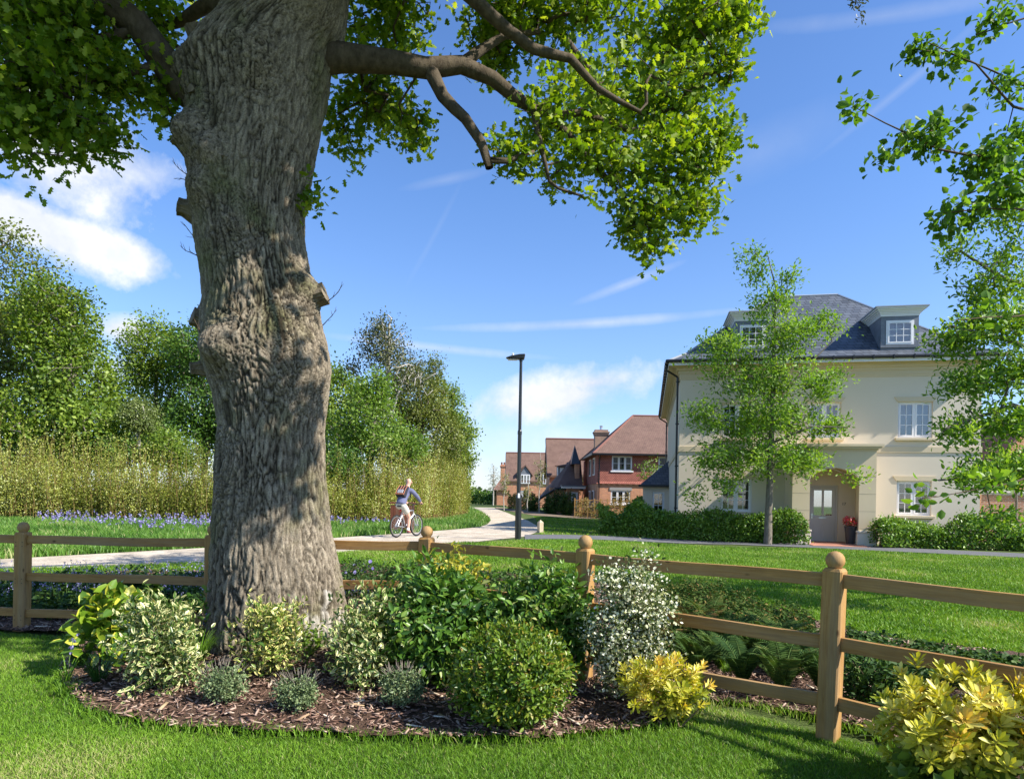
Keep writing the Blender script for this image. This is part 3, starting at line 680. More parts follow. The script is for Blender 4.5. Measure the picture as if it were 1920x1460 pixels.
for k in range(n):
    t0 = th - 2 * th * k / n; t1 = th - 2 * th * (k + 1) / n; P4 = []
    for yy in (yf - .02, yf - .0005):
        for rr, tt in ((Rr, t0), (Rr, t1), (Ro, t1), (Ro, t0)): P4.append((cxp + rr * math.sin(tt), yy, czp + rr * math.cos(tt)))
    m.add(P4, [(0, 3, 2, 1), (0, 1, 5, 4), (2, 3, 7, 6)] + ([(3, 0, 4, 7)] if k == 0 else []) + ([(1, 2, 6, 5)] if k == n - 1 else []))
m.build('arch_stones', M_stone, po)
m = MB(); o = .20; m.box(PX0 - .04, PX1 + .04, yf - .04, 0, TOP + .031, TOP + .1); m.box(PX0 - .14, PX1 + .14, yf - .14, 0, TOP + .101, TOP + .17); m.box(PX0 - o, PX1 + o, yf - o, -.036, TOP + .171, TOP + .26); m.build('porch_cornice', M_stone, po)
for xa, xb in ((PX0, OX0), (OX1, PX1)):
    m = MB(); m.box(xa - .05, xb + .05, yf - .05, yb + .03, 0, .42); m.box(xa - .03, xb + .03, yf - .03, yb + .02, .42, .48); m.box(xa - .07, xb + .07, yf - .07, yb + .04, .48, .54); m.build('plinth', pmat('plinth_white', (.74, .68, .58), .7), po, bevel=.01)
for z in (.62, 1.25, 1.88, 2.51):
    for xa, xb in ((OX1 + .001, PX1), (PX0, OX0 - .001)): MB().box(xa, xb, yf - .003, yf - .0005, z, z + .008).build('stone_joint', pmat('joint', (.36, .30, .2), .9), po)
m = MB(); m.box(PX0 + .3, PX1 - .3, -PD - .0, -.01, 0, .05); m.box(OX0 - .1, OX1 + .1, -PD - 1.1, -PD - .09, 0, .035); m.build('doorstep', M_quarry, cream)
def numtxt(s, par, loc, size, m_, name='house_number'):
    cu = bpy.data.curves.new(name, 'FONT'); cu.body = s; cu.size = size; cu.extrude = .006; cu.align_x = 'CENTER'
    t_ = bpy.data.objects.new('tmp', cu); col.objects.link(t_); bpy.context.view_layer.update()
    me = bpy.data.meshes.new_from_object(t_.evaluated_get(bpy.context.evaluated_depsgraph_get())); bpy.data.objects.remove(t_)
    me.materials.clear(); me.materials.append(m_); o = bpy.data.objects.new(name, me); link(o, par); o.location = loc; o.rotation_euler = (R(90), 0, 0); return o
numtxt('17', cream, (6.20, -.012, 1.46), .15, pmat('dark_number', (.06, .045, .02), .5))
# dormers
def dormer(cx):
    y0 = .12; e = MB(); zb_, zt = 7.46, 8.70; w2 = .66
    e.wall(cx - w2, cx + w2, y0, y0 + .06, zb_ - .1, zt, [(cx - .49, cx + .49, 7.61, 8.54)])
    for sx in (-1, 1):
        xa = cx + sx * w2; xb = cx + sx * (w2 - .05)
        e.prism([(y0 + .061, zb_ - .1), (y0 + 1.5, zt), (y0 + .061, zt)], 0, min(xa, xb), max(xa, xb))
    d = e.build('dormer', M_lead, cream)
    c_ = MB()
    for k in range(6):
        o_ = .02 + .21 * (k / 5) ** 1.6; c_.box(cx - w2 - o_, cx + w2 + o_, y0 - o_, y0 + 1.75, zt + k * .05, zt + (k + 1) * .05 - .001)
    c_.build('dormer_cornice', M_white, d)
    MB().box(cx - w2 - .27, cx + w2 + .27, y0 - .27, y0 + 2.0, zt + .30, zt + .345).build('dormer_roof', M_leadtop, d)
    f = window(d, cx - .485, cx + .485, 7.615, 8.535, y=y0 - .03, panes=1, cols=3, rows=3, sill=False, head=False, curtain=True)
    MB().box(cx - w2 - .02, cx + w2 + .02, y0 - .05, y0 - .001, 7.50, 7.59).build('dormer_sill', M_lead, d)
dormer(8.11); dormer(2.75)
# side annex
m = MB(); m.wall(-1.5, -.0, 13.0, 13.2, 0, 2.35, [(-.95, -.25, .75, 2.0)]); m.box(-1.5, -1.3, 13.201, 16.5, 0, 2.35); m.box(-1.3, -.0, 16.3, 16.5, 0, 2.35); an = m.build('side_annex', M_render, cream)
m = MB(); v = [(-1.72, 12.75, 2.37), (-.001, 12.75, 2.37), (-.001, 16.7, 2.37), (-1.72, 16.7, 2.37), (-.001, 13.9, 3.9), (-.001, 15.8, 3.9)]
m.add(v, [(0, 1, 4), (0, 4, 5, 3), (3, 5, 2), (0, 3, 2, 1)]); m.build('annex_roof', M_slate, an)
MB().box(-1.76, -.001, 12.68, 12.76, 2.28, 2.40).build('annex_gutter', M_black, an)
f = window(an, -.95, -.25, .75, 2.0, y=13.06, panes=1, cols=2, rows=3, sill=False, head=False)
# =====================  TIMBER FENCE  =====================
M_t_x = timbermat('timber_rail', (.22, .105, .028), (.43, .245, .08), 0); M_t_z = timbermat('timber_post', (.23, .11, .030), (.44, .26, .09), 2)
posts = [(-10.3, 8.1, -.05), (-7.7, 7.8, -.05), (-5.36, 7.5, -.05), (-3.1, 7.1, -.02), (-.83, 6.7, .02), (.62, 5.7, .01), (2.11, 4.5, 0), (3.2, 3.05, 0), (3.9, 1.5, 0)]
fence = empty('timber_fence', (0, 0, 0), 0, 'low wooden post and rail fence with ball topped posts curving round the planting bed', 'fence')
def railz(i, z): return z + posts[i][2]
for i, (x, y, dz_) in enumerate(posts):
    a = posts[max(0, i - 1)]; b = posts[min(len(posts) - 1, i + 1)]; t = math.atan2(b[1] - a[1], b[0] - a[0])
    if i == 6: t = math.atan2(b[1] - y, b[0] - x) + .18
    if i == 2: t = -.02
    h = 1.11; m = MB(); w_ = .0625; c_ = .01
    pr = [(-w_, -w_ + c_), (-w_ + c_, -w_), (w_ - c_, -w_), (w_, -w_ + c_), (w_, w_ - c_), (w_ - c_, w_), (-w_ + c_, w_), (-w_, w_ - c_)]
    vs = [(u, v, z) for z in (-.25, h) for u, v in pr] + [(u * .8, v * .8, h + .02) for u, v in pr]
    m.add(vs, [(k, (k + 1) % 8, 8 + (k + 1) % 8, 8 + k) for k in range(8)] + [(8 + k, 8 + (k + 1) % 8, 16 + (k + 1) % 8, 16 + k) for k in range(8)] + [tuple(range(16, 24)), tuple(range(8))[::-1]])
    p = m.build('post', M_t_z, fence); p.location = (x, y, dz_ ); p.rotation_euler = (0, R(1.3) if i == 6 else 0, t)
    f = MB().lathe([(.040, 0), (.044, .012), (.056, .028), (.0605, .05), (.056, .075), (.044, .095), (.026, .108), (.006, .113)], n=24).build('finial', M_t_z, p, smooth=True); f.location = (0, 0, h + .018)
    if i == 2:
        for zz in (1.0, .6, .2):
            for ux in (-.035, .035):
                for uz in (-.022, .022): MB().tube((ux, -w_ - .002, zz + uz), (ux, -w_ + .01, zz + uz), .005, n=6).build('nail', M_black, p)
for i in range(len(posts) - 1):
    (x0, y0, d0), (x1, y1, d1) = posts[i], posts[i + 1]; L = math.hypot(x1 - x0, y1 - y0); t = math.atan2(y1 - y0, x1 - x0)
    for z in (1.045, .645, .245):
        m = MB(); hh, th_ = .045, .019; e0, e1 = .045, L - .045; dz2 = (d1 - d0)
        vs = []
        ns = 6
        for k in range(ns + 1):
            u = e0 + (e1 - e0) * k / ns; zc = z + d0 + dz2 * u / L + .006 * math.sin(u * 3 + i * 5 + z * 9)
            vs += [(u, -th_, zc - hh), (u, th_, zc - hh), (u, th_, zc + hh), (u, -th_, zc + hh)]
        fs = [(4 * k + j, 4 * k + (j + 1) % 4, 4 * k + 4 + (j + 1) % 4, 4 * k + 4 + j) for k in range(ns) for j in range(4)] + [(0, 3, 2, 1), (4 * ns, 4 * ns + 1, 4 * ns + 2, 4 * ns + 3)]
        r_ = m.add(vs, fs).build('rail', M_t_x, fence, bevel=.004); r_.location = (x0, y0, 0); r_.rotation_euler = (0, 0, t)

# =====================  THE OLD OAK  =====================
ro = np.random.default_rng(11)
M_bark = barkmat('oak_bark', (.17, .138, .10), (.39, .33, .25), 22, .30, 1.0, moss=1)
M_limb = barkmat('limb_bark', (.05, .038, .026), (.125, .10, .07), 18, .5, .6)
M_twig = pmat('twig', (.10, .075, .05), .85, .1, var=.3)
M_cut = pmat('sawn_wood', (.40, .27, .13), .85, .1, var=.35, vscale=9)
M_oak = leafmat('oak_leaf', [(0, (.075, .15, .012)), (.45, (.14, .24, .018)), (.8, (.24, .34, .03)), (1, (.36, .43, .06))], trans=.48, rough=.5, spec=.3, ttint=(1.5, 1.45, .35))
oak = empty('oak_tree', (-2.3, 6.5, 0), 0, 'huge old oak with deeply furrowed bark and sawn branch stubs, growing from the bark bed', 'tree')
OX = Vector((-2.3, 6.5, 0))
edges = [(-700, 400, 560), (-480, 440, 610), (-260, 450, 640), (-100, 445, 655), (0, 432, 652), (60, 405, 640), (100, 362, 618), (140, 335, 612), (200, 350, 600), (250, 352, 591), (300, 352, 582), (340, 352, 575), (380, 356, 567), (440, 363, 566), (500, 376, 576), (560, 382, 590), (600, 378, 600),
         (650, 374, 613), (690, 380, 617), (740, 396, 611), (800, 407, 605), (900, 405, 606), (1000, 399, 615), (1060, 396, 630), (1120, 395, 642), (1180, 398, 648), (1240, 400, 652), (1290, 400, 655)]
ez, ecx, erx = [], [], []
for y, a, b in edges:
    A = at(a, y, 6.45); B = at(b, y, 6.45); ez.append((A.z + B.z) / 2); ecx.append((A.x + B.x) / 2); erx.append((B.x - A.x) / 2)
o_ = np.argsort(ez); ez = np.array(ez)[o_]; ecx = np.array(ecx)[o_]; erx = np.array(erx)[o_]
nz, nt = 640, 330
zz = np.concatenate([np.linspace(-.15, 6.35, 560), np.linspace(6.38, 9.4, 80)]); th_ = np.arange(nt) * 2 * np.pi / nt
ZZ, TH = np.meshgrid(zz, th_, indexing='ij')
cx = np.interp(zz, ez, ecx); rx = np.interp(zz, ez, erx)
ker = np.exp(-np.linspace(-2, 2, 17) ** 2); ker /= ker.sum()
cx = np.convolve(np.pad(cx, 8, 'edge'), ker, 'valid'); rx = np.convolve(np.pad(rx, 8, 'edge'), ker, 'valid') * np.where(zz > 7.5, np.clip((10 - zz) / 2.5, .3, 1), 1)
ux, uy = np.cos(TH), np.sin(TH); C3 = np.stack([ux, uy, ZZ], -1)
rad = rx[:, None] * (1 + .07 * (fbm(np.stack([ux * 1.3, uy * 1.3, ZZ * .8], -1), 3, 21) - .5) * 2)
# roots
for a_, amp, hgt in ((-1.95, .30, .22), (-.25, .14, .3), (-.95, .10, .16), (-2.75, .10, .25), (1.0, .3, .3), (2.2, .3, .3), (-1.45, .06, .2)):
    dth = (TH - a_ + np.pi) % (2 * np.pi) - np.pi
    rad *= 1 + amp * np.exp(-np.maximum(ZZ, -.1) / hgt) * np.exp(-(dth / .28) ** 2)
Px = cx[:, None] + rad * ux; Py = 6.5 + rad * .94 * uy
# burls and collars
bump_dir = np.zeros_like(rad); warp = np.zeros_like(rad)
for px, py, r_, h_ in ((450, 672, .20, .17), (395, 290, .22, .18), (432, 330, .13, .09), (410, 385, .18, .11), (352, 265, .15, .17), (352, 165, .22, .12), (378, 600, .14, .06), (372, 690, .12, .07), (592, 548, .20, .13), (560, 640, .22, .04), (520, 180, .2, .05), (470, 450, .2, .03), (345, 392, .13, .07), (600, 20, .25, .07), (440, 880, .3, .03), (600, 700, .3, .03)):
    P0 = at(px, py, 6.5); k = int(np.argmin(abs(zz - P0.z))); off = np.clip((P0.x - cx[k]) / rx[k], -.98, .98); yy = 6.5 - rx[k] * .94 * math.sqrt(1 - off * off)
    d2 = ((Px - P0.x) ** 2 + (Py - yy) ** 2 + (ZZ - P0.z) ** 2) / r_ ** 2; g_ = np.exp(-d2 * 1.4); bump_dir += h_ * g_; warp += g_ * (1.5 if h_ > .08 else .7)
# furrows: stretched cells
circ = TH * 3.2 / (2 * np.pi)
w1 = fbm(np.stack([ux * 2.2, uy * 2.2, ZZ * 1.1], -1), 3, 31) - .5; w2 = fbm(np.stack([ux * 9, uy * 9, ZZ * 5], -1), 2, 37) - .5
cu = (circ + w1 * .16 + w2 * .026 + warp * .10 * np.sin(ZZ * 9)) / .040; cv = (ZZ + w2 * .12 + w1 * .5 + warp * .1 * np.cos(TH * 7)) / (.24 / (1 + warp * 2.2))
ncol = 80
def worley(u, v, s):
    iu, iv = np.floor(u).astype(np.int64), np.floor(v).astype(np.int64); f1 = np.full(u.shape, 9.); f2 = np.full(u.shape, 9.); idc = np.zeros(u.shape)
    for a_ in (-1, 0, 1):
        for b_ in (-1, 0, 1):
            cu_, cv_ = iu + a_, iv + b_; hu = cu_ % ncol; jx = hsh(hu, cv_, 0 * hu, s); jy = hsh(hu, cv_, 0 * hu + 5, s); d = np.hypot(cu_ + jx - u, (cv_ + jy - v))
            sw = d < f1; f2 = np.where(sw, f1, np.minimum(f2, d)); idc = np.where(sw, hsh(hu, cv_, 0 * hu + 9, s), idc); f1 = np.where(sw, d, f1)
    return f1, f2, idc
f1, f2, idc = worley(cu, cv, 3); crack = np.exp(-((f2 - f1) / .26) ** 2)
nA = vnoise(np.stack([ux * 13 + w1 * 2.4 + w2 * 1.2, uy * 13 + w1 * 2.4, ZZ * 2.0 + w2 * 2.0 + warp * 2 * np.sin(TH * 5)], -1), 61); nB = vnoise(np.stack([ux * 21 + w2 * 2, uy * 21, ZZ * 8.5 + w2 * 3], -1), 62)
nC = fbm(np.stack([ux * 40, uy * 40, ZZ * 34], -1), 2, 63)
crW = crack; crack = np.clip(np.maximum(np.exp(-np.abs(nA - .5) / .042), .8 * np.exp(-(f2 - f1) / .17)), 0, 1); crack2 = np.exp(-np.abs(nB - .5) / .045)
deepm = .35 + 1.3 * fbm(np.stack([ux * 1.7, uy * 1.7, ZZ * .9], -1), 2, 51)
disp = -.030 * crack * deepm - .006 * crack2 + .007 * (idc - .5) + .012 * w2 + .006 * (nC - .5) + bump_dir + .014 * warp * (fbm(np.stack([ux * 22, uy * 22, ZZ * 14], -1), 2, 77) - .5)
disp *= np.clip((9.6 - ZZ) / .5, 0, 1)
Px += disp * ux; Py += disp * uy
V = np.stack([Px - OX.x, Py - OX.y, ZZ], -1).reshape(-1, 3)
i_ = np.arange(nz - 1)[:, None] * nt; j_ = np.arange(nt)[None]; jn = (j_ + 1) % nt
F = np.stack([i_ + j_, i_ + jn, i_ + nt + jn, i_ + nt + j_], -1).reshape(-1, 4)
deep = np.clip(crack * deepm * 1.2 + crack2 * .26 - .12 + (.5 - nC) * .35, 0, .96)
pb = at(603, 1180, 6.2); pale = np.clip(1.5 * np.exp(-((Px - pb.x) ** 2 / .008 + (ZZ - pb.z) ** 2 / .02)) - crack * .9 - .25 + (w2 * 3.5), 0, .6) * (np.exp(-((Px - pb.x) ** 2 / .02 + (ZZ - pb.z) ** 2 / .08)) > .2)
npmesh('trunk', V, [F], M_bark, {'deep': ('POINT', deep.ravel()), 'pale': ('POINT', pale.ravel())}, smooth=True, parent=oak)
M_stub = barkmat('stub_bark', (.09, .07, .045), (.26, .215, .15), 16, .6, .9)
def stub(px, py, Y0, dirv, r, L, mat=M_bark, cutm=M_cut):
    p = at(px, py, Y0) - OX; d = Vector(dirv).normalized(); a = d.orthogonal().normalized(); b = d.cross(a); n = 40; vs = []; ks = 14
    for k in range(ks):
        f = k / (ks - 1); rr = r * (1.75 - .85 * min(1, f * 1.25) ** .7 + .10 * max(0, f - .7) * 2.5)
        for i in range(n):
            t = 6.2832 * i / n; q = rr * (1 + .10 * math.sin(3 * t + px) + .07 * math.sin(7 * t + py) + .05 * math.sin(17 * t + f * 4)); vs.append(p + d * (L * (f - .5)) + a * (q * math.cos(t)) + b * (q * math.sin(t)))
    fs = [(k * n + i, k * n + (i + 1) % n, (k + 1) * n + (i + 1) % n, (k + 1) * n + i) for k in range(ks - 1) for i in range(n)]
    s = MB().add(vs, fs).build('sawn_stub', M_stub, oak)
    e = [v + d * .001 for v in vs[-n:]]; cc = sum(e, Vector()) / n
    MB().add([cc + (v - cc) * .86 for v in e] + [cc + (v - cc) * .86 - d * .03 for v in e], [tuple(range(n))] + [(i, (i + 1) % n, n + (i + 1) % n, n + i) for i in range(n)]).build('cut_face', cutm, s)
M_cutg = pmat('weathered_cut', (.20, .165, .12), .9, .1, var=.35, vscale=8)
stub(572, 562, 6.42, (.9, -.06, .30), .10, .40, cutm=M_cutg); stub(352, 392, 6.35, (-.9, -.35, .15), .08, .17, cutm=M_cutg); stub(352, 270, 6.25, (-.55, -.75, .35), .08, .24, cutm=M_cutg)
stub(378, 600, 6.35, (-.75, -.6, .25), .085, .17, cutm=M_cutg); stub(374, 690, 6.35, (-.85, -.5, -.1), .055, .16, cutm=M_cutg); stub(425, 300, 6.1, (.2, -.9, .35), .075, .22, cutm=M_cutg); stub(380, 90, 6.25, (-.25, -.4, .9), .10, .36)
stub(372, 175, 6.15, (-.25, -.95, -.1), .04, .2, cutm=M_cutg)
def sk(pts): return [(*(at(px, py, Y) - OX), r) for px, py, Y, r in pts]
skel = [sk([(540, 108, 6.5, .20), (640, 108, 6.55, .135), (700, 113, 6.6, .115), (800, 128, 6.7, .098), (865, 122, 6.8, .085), (925, 148, 6.9, .072), (975, 190, 7.0, .062), (1030, 218, 7.1, .05), (1075, 262, 7.2, .04), (1120, 320, 7.3, .028), (1180, 380, 7.4, .018)]),
        sk([(805, 128, 6.7, .075), (830, 180, 6.65, .062), (872, 222, 6.6, .052), (903, 268, 6.6, .046), (918, 315, 6.6, .04)]),
        sk([(912, 300, 6.6, .03), (950, 302, 6.65, .02), (1000, 285, 6.8, .012)]),
        sk([(865, 122, 6.8, .06), (900, 95, 6.9, .05), (945, 68, 7, .04), (1010, 60, 7.1, .03)]),
        sk([(560, -140, 6.5, .14), (700, -110, 6.3, .10), (820, -60, 6.2, .08), (900, 10, 6.2, .06), (950, 55, 6.3, .055), (1000, 92, 6.4, .05), (1070, 110, 6.5, .042), (1120, 165, 6.6, .03), (1200, 210, 6.7, .02)]),
        sk([(1030, 218, 7.1, .035), (1090, 210, 7.2, .025), (1170, 240, 7.4, .018), (1260, 260, 7.5, .012)]),
        sk([(960, 172, 7.0, .04), (1000, 200, 6.9, .035), (1015, 280, 6.8, .025), (1030, 340, 6.8, .016)]),
        sk([(430, 210, 6.5, .22), (345, 165, 6.35, .16), (300, 105, 6.25, .135), (255, 42, 6.15, .125), (190, 2, 6.05, .115), (100, -60, 5.9, .10), (-60, -140, 5.7, .07), (-250, -160, 5.6, .04)]),
        sk([(262, 55, 6.15, .05), (190, 72, 6.1, .035), (100, 85, 6.0, .028), (0, 95, 6, .02), (-120, 110, 6, .015)]),
        sk([(310, 110, 6.3, .035), (255, 135, 6.1, .028), (175, 150, 6.0, .02), (90, 190, 5.9, .012)]),
        sk([(450, 20, 6.5, .10), (395, 5, 6.6, .07), (340, 40, 6.8, .05), (290, 60, 7, .035)]),
        sk([(480, -400, 6.5, .2), (380, -650, 6.2, .12), (200, -800, 5.8, .06)]), sk([(480, -480, 6.5, .2), (700, -700, 6.3, .12), (950, -780, 6, .06)]), sk([(500, -400, 6.5, .2), (620, -600, 5.2, .1), (760, -800, 4.2, .05)]), sk([(450, -300, 6.5, .2), (420, -600, 8, .1), (400, -800, 9, .05)])]
blobs = [  # px, py, Y, rx px, ry px, half depth m, twigs
    (720, 40, 7.3, 105, 70, .8, 60), (700, 190, 7.4, 85, 75, .6, 46), (770, 240, 7.1, 45, 55, .3, 14), (640, 250, 7.5, 45, 60, .4, 14), (960, 40, 7.2, 120, 55, .9, 60), (1110, 60, 7.4, 150, 80, .9, 90), (1290, 50, 7.5, 110, 70, .7, 66), (1380, 40, 7.5, 55, 50, .4, 22), (1360, 130, 7.5, 50, 45, .4, 18),
    (1130, 190, 7.3, 130, 80, .8, 74), (1270, 190, 7.4, 110, 80, .7, 60), (1010, 230, 7.0, 50, 50, .4, 12), (970, 300, 6.9, 60, 40, .3, 15), (1040, 160, 7.2, 70, 70, .5, 34), (930, 110, 7.4, 60, 40, .4, 20), (1060, 330, 7.1, 50, 40, .4, 14), (1130, 310, 7.2, 110, 60, .6, 46), (1270, 300, 7.4, 110, 75, .6, 56), (1350, 280, 7.4, 45, 60, .4, 18), (1200, 400, 7.3, 95, 50, .5, 36), (1310, 390, 7.4, 55, 45, .4, 16), (1215, 455, 7.3, 40, 32, .3, 9), (1080, 385, 7.1, 35, 45, .3, 8),
    (100, 30, 6.0, 150, 75, .8, 110), (280, 40, 6.8, 80, 50, .6, 40), (60, 150, 5.9, 130, 70, .6, 74), (190, 140, 6.1, 90, 60, .5, 40), (285, 165, 6.3, 40, 45, .3, 12), (60, 230, 5.9, 75, 50, .4, 26), (170, 240, 6.0, 75, 38, .4, 22), (325, 225, 6.3, 18, 28, .15, 4), (-150, 100, 5.8, 120, 160, .8, 60), (-20, 270, 5.8, 60, 40, .3, 10), (60, 300, 5.8, 16, 22, .1, 2), (210, 275, 6.0, 22, 20, .1, 4), (130, 285, 5.9, 30, 25, .2, 4), (585, 375, 6.45, 20, 30, .15, 4),
    (1200, -120, 7.2, 230, 110, 1.0, 80), (800, -200, 6.8, 200, 120, 1.0, 60), (150, -220, 6, 300, 130, 1.1, 60)]
T = []
for px, py, Y, a, b, dd, n_ in blobs:
    c_ = np.array(at(px, py, Y) - OX); T.append(ell(ro, c_, (a / FPX * Y, dd, b / FPX * Y), int(n_ * 1.85), .3))
T = np.concatenate(T); T = T[fbm(T * 1.5, 2, 91) > .405]; chains, E_, D_ = grow(skel, T, ro, seg=.16, tip=.0048, k=2.4, wob=.18, lift=.0)
tubes('limbs', M_limb, chains, 5, oak)
P_, d_, n_, s_ = scatter_leaves(ro, E_, D_, 12, .085, .080, up=.7, droop=.15)
leaves('foliage', M_oak, P_, d_, n_, s_, LOBED, ro, oak)
T = ell(ro, (3.9, 4.0, 7.7), (2.2, 1.5, .8), 110, .2)
chains, E_, D_ = grow([[(.1, .2, 8.9, .15), (1.8, 2.0, 8.6, .09), (3.5, 3.8, 7.8, .05)]], T, ro, seg=.3, tip=.005, k=2.4, wob=.15)
tubes('rear_limbs', M_limb, chains, 4, oak)
P_, d_, n_, s_ = scatter_leaves(ro, E_, D_, 16, .16, .11, up=.7)
leaves('rear_foliage', M_oak, P_, d_, n_, s_, LOBED, ro, oak)
# high crown above the picture: shades the upper trunk and the left of the bed
T = np.concatenate([ell(ro, (3.3, -1.6, 7.9), (1.5, 1.0, 1.3), 110, .2), ell(ro, (1.0, -1.4, 7.0), (1.2, .7, .6), 50, .2), ell(ro, (-1.5, -1.2, 6.9), (1.2, .8, .6), 60, .2), ell(ro, (2.3, -4.0, 8.0), (3.2, 1.8, .9), 130, .2), ell(ro, (-1.5, -3.4, 8.2), (2.5, 1.6, .8), 80, .2), ell(ro, (4.7, -2.3, 6.2), (1.3, .7, .8), 17, .2), ell(ro, (2.0, -1.2, 8.6), (2.4, 1.6, 1.0), 150, .2), ell(ro, (-1.5, -.6, 8.8), (3.0, 2.2, 1.3), 170, .2), ell(ro, (1.0, 1.5, 9.6), (3, 2.2, 1.3), 110, .2), ell(ro, (-2, 2.5, 9), (2.6, 2, 1.2), 60, .2)])
chains, E_, D_ = grow([[( -.15, 0, 9.2, .2), (1.0, -.6, 9.3, .12), (2.2, -1.2, 9.0, .06)], [(1.0, -.6, 9.3, .08), (3.2, -1.6, 8.0, .05), (4.4, -2.2, 6.6, .03)], [(-.15, 0, 9.0, .2), (-1.5, -.5, 9.2, .1)], [(-.1, 0, 9.3, .2), (.5, 1.2, 9.9, .1)]], T, ro, seg=.4, tip=.006, k=2.4, wob=.15)
tubes('upper_limbs', M_limb, chains, 4, oak)
P_, d_, n_, s_ = scatter_leaves(ro, E_, D_, 18, .19, .17, up=.7)
leaves('upper_foliage', M_oak, P_, d_, n_, s_, LOBED, ro, oak)
# bare epicormic twigs on the trunk
def btw(seeds):
    for px, py, Y, dx_, dy_, L in seeds:
        ch = []; p = np.array(at(px, py, Y) - OX); d = np.array((dx_, -.2, dy_)); q = [p]
        for k in range(6): d = nrm(d + ro.normal(0, .12, 3)); q.append(q[-1] + d * L / 6)
        ch.append((np.array(q), np.linspace(.006, .0015, 7)))
        for k in (2, 3, 4, 5):
            e = nrm(d + ro.normal(0, .5, 3)); ch.append((np.array([q[k], q[k] + e * L * .12, q[k] + e * L * .22 + (0, 0, .01)]), np.array([.003, .002, .001])))
        tubes('bare_twig', M_twig, ch, 4, oak)
btw([(385, 475, 6.35, -.7, .6, .33), (382, 485, 6.35, -.8, .45, .26), (366, 340, 6.3, -.6, .75, .25), (368, 345, 6.3, -.75, .5, .2), (612, 568, 6.25, .7, .55, .24), (605, 610, 6.3, .7, .6, .2), (380, 640, 6.1, -.2, .6, .2), (455, 600, 5.95, -.3, .8, .25), (590, 590, 6.0, -.8, -.2, .25), (385, 660, 6.1, -.3, .8, .25), (450, 590, 5.95, -.6, .2, .15)])

# =====================  OTHER TREES  =====================
def tree(name, label, base, skel, blobs, seed, leaf, lm, bm, k=14, spread=.2, size=.12, seg=.4, tip=.012, tmpl=SIMPLE, group=None, cat='tree', shell=.35, up=.6, droop=0, wob=.12, lift=.05, sides=4, kk=2.3, parts=('trunk', 'foliage')):
    rng = np.random.default_rng(seed); B = np.array(base, float)
    t = empty(name, tuple(base), 0, label, cat, group)
    T = np.concatenate([ell(rng, np.array(c) - B, r, n, shell) for c, r, n in blobs]); T = T[T[:, 2] > (.05 if B[2] < 1 else -9)]
    ch, E, D = grow([[(*(np.array(p[:3]) - B), p[3]) for p in s] for s in skel], T, rng, seg, tip, kk, wob, lift)
    tubes(parts[0], bm, ch, sides, t)
    P, d, nn, s = scatter_leaves(rng, E, D, k, spread, size, up, droop)
    cen = E.mean(0); nn = nn + nrm(P - cen) * .7
    # clumps differ in tone from one another
    rn = np.clip(np.repeat(rng.normal(.5, .22, len(E)), k) + rng.normal(0, .16, len(P)), 0, 1)
    leaves(parts[1], lm, P, d, nn, s, tmpl, rng, t, rn); return t
M_bk = barkmat('tree_bark', (.10, .085, .065), (.24, .21, .17), 20, .3, .5)
M_sil = barkmat('pale_bark', (.30, .28, .24), (.50, .47, .41), 20, .3, .3)
M_L1 = leafmat('leaf_olive', [(0, (.06, .095, .015)), (.5, (.135, .175, .028)), (1, (.26, .28, .06))], trans=.3)
M_L2 = leafmat('leaf_bright', [(0, (.06, .12, .012)), (.5, (.15, .235, .025)), (1, (.29, .38, .05))], trans=.33)
M_L3 = leafmat('leaf_dark', [(0, (.03, .075, .012)), (.5, (.07, .15, .02)), (1, (.14, .25, .035))], trans=.25)
M_L4 = leafmat('leaf_lime', [(0, (.08, .16, .02)), (.5, (.16, .27, .035)), (1, (.27, .38, .07))], trans=.4)
M_L5 = leafmat('leaf_bronze', [(0, (.05, .06, .02)), (.5, (.085, .10, .03)), (1, (.14, .15, .05))], trans=.2)
def bl(px, py, Y, a, b, dd, n): return (tuple(at(px, py, Y)), (a / FPX * Y, dd, b / FPX * Y), n)
def bgtree(label, seed, px, Y, lm, bls, k=40, size=.30, spread=.5, fine=.60, more=1.35, dense=1.7, name='woodland_tree', group='woodland trees behind the thicket', bm=M_bk, limbs=3, tr=.28, tmpl=CARD, shell=.62, cat='tree', **kw):
    k = int(k * more); size *= fine; spread *= .70; bls = [(*b[:6], int(b[6] * dense)) for b in bls]
    base = (at(px, 900, Y).x, Y, float(H(at(px, 900, Y).x, Y))); B = [bl(*b) for b in bls]
    rng = np.random.default_rng(seed + 900); top = max(c[2] + r[2] * .6 for c, r, n in B); tx_ = sum(c[0] * n for c, r, n in B) / sum(n for c, r, n in B)
    s = [[(base[0], Y, base[2], tr), (base[0] * .7 + tx_ * .3, Y, top * .35, tr * .8), (tx_, Y, top * .65, tr * .5), (tx_ + rng.normal(0, .3), Y, top * .97, .04)]]
    for c, r, n in B: s.append([(base[0] * .5 + tx_ * .5, Y, top * .3 + rng.random() * top * .2, tr * .4), ((c[0] + tx_) / 2, (c[1] + Y) / 2, (c[2] + top * .5) / 2, tr * .28), (c[0], c[1], c[2], tr * .15)])
    return tree(name, label, base, s, B, seed, None, lm, bm, k, spread, size, .8, .018, tmpl, group, shell=shell, up=.5, cat=cat, **kw)
bgtree('tall olive green woodland tree at the far left edge, above the thicket', 1, -60, 37, M_L1, [(-20, 520, 37, 130, 120, 4, 90), (-60, 680, 37, 180, 130, 4, 90), (70, 640, 36, 90, 110, 3, 70), (-40, 800, 36, 150, 80, 3, 60)], k=46)
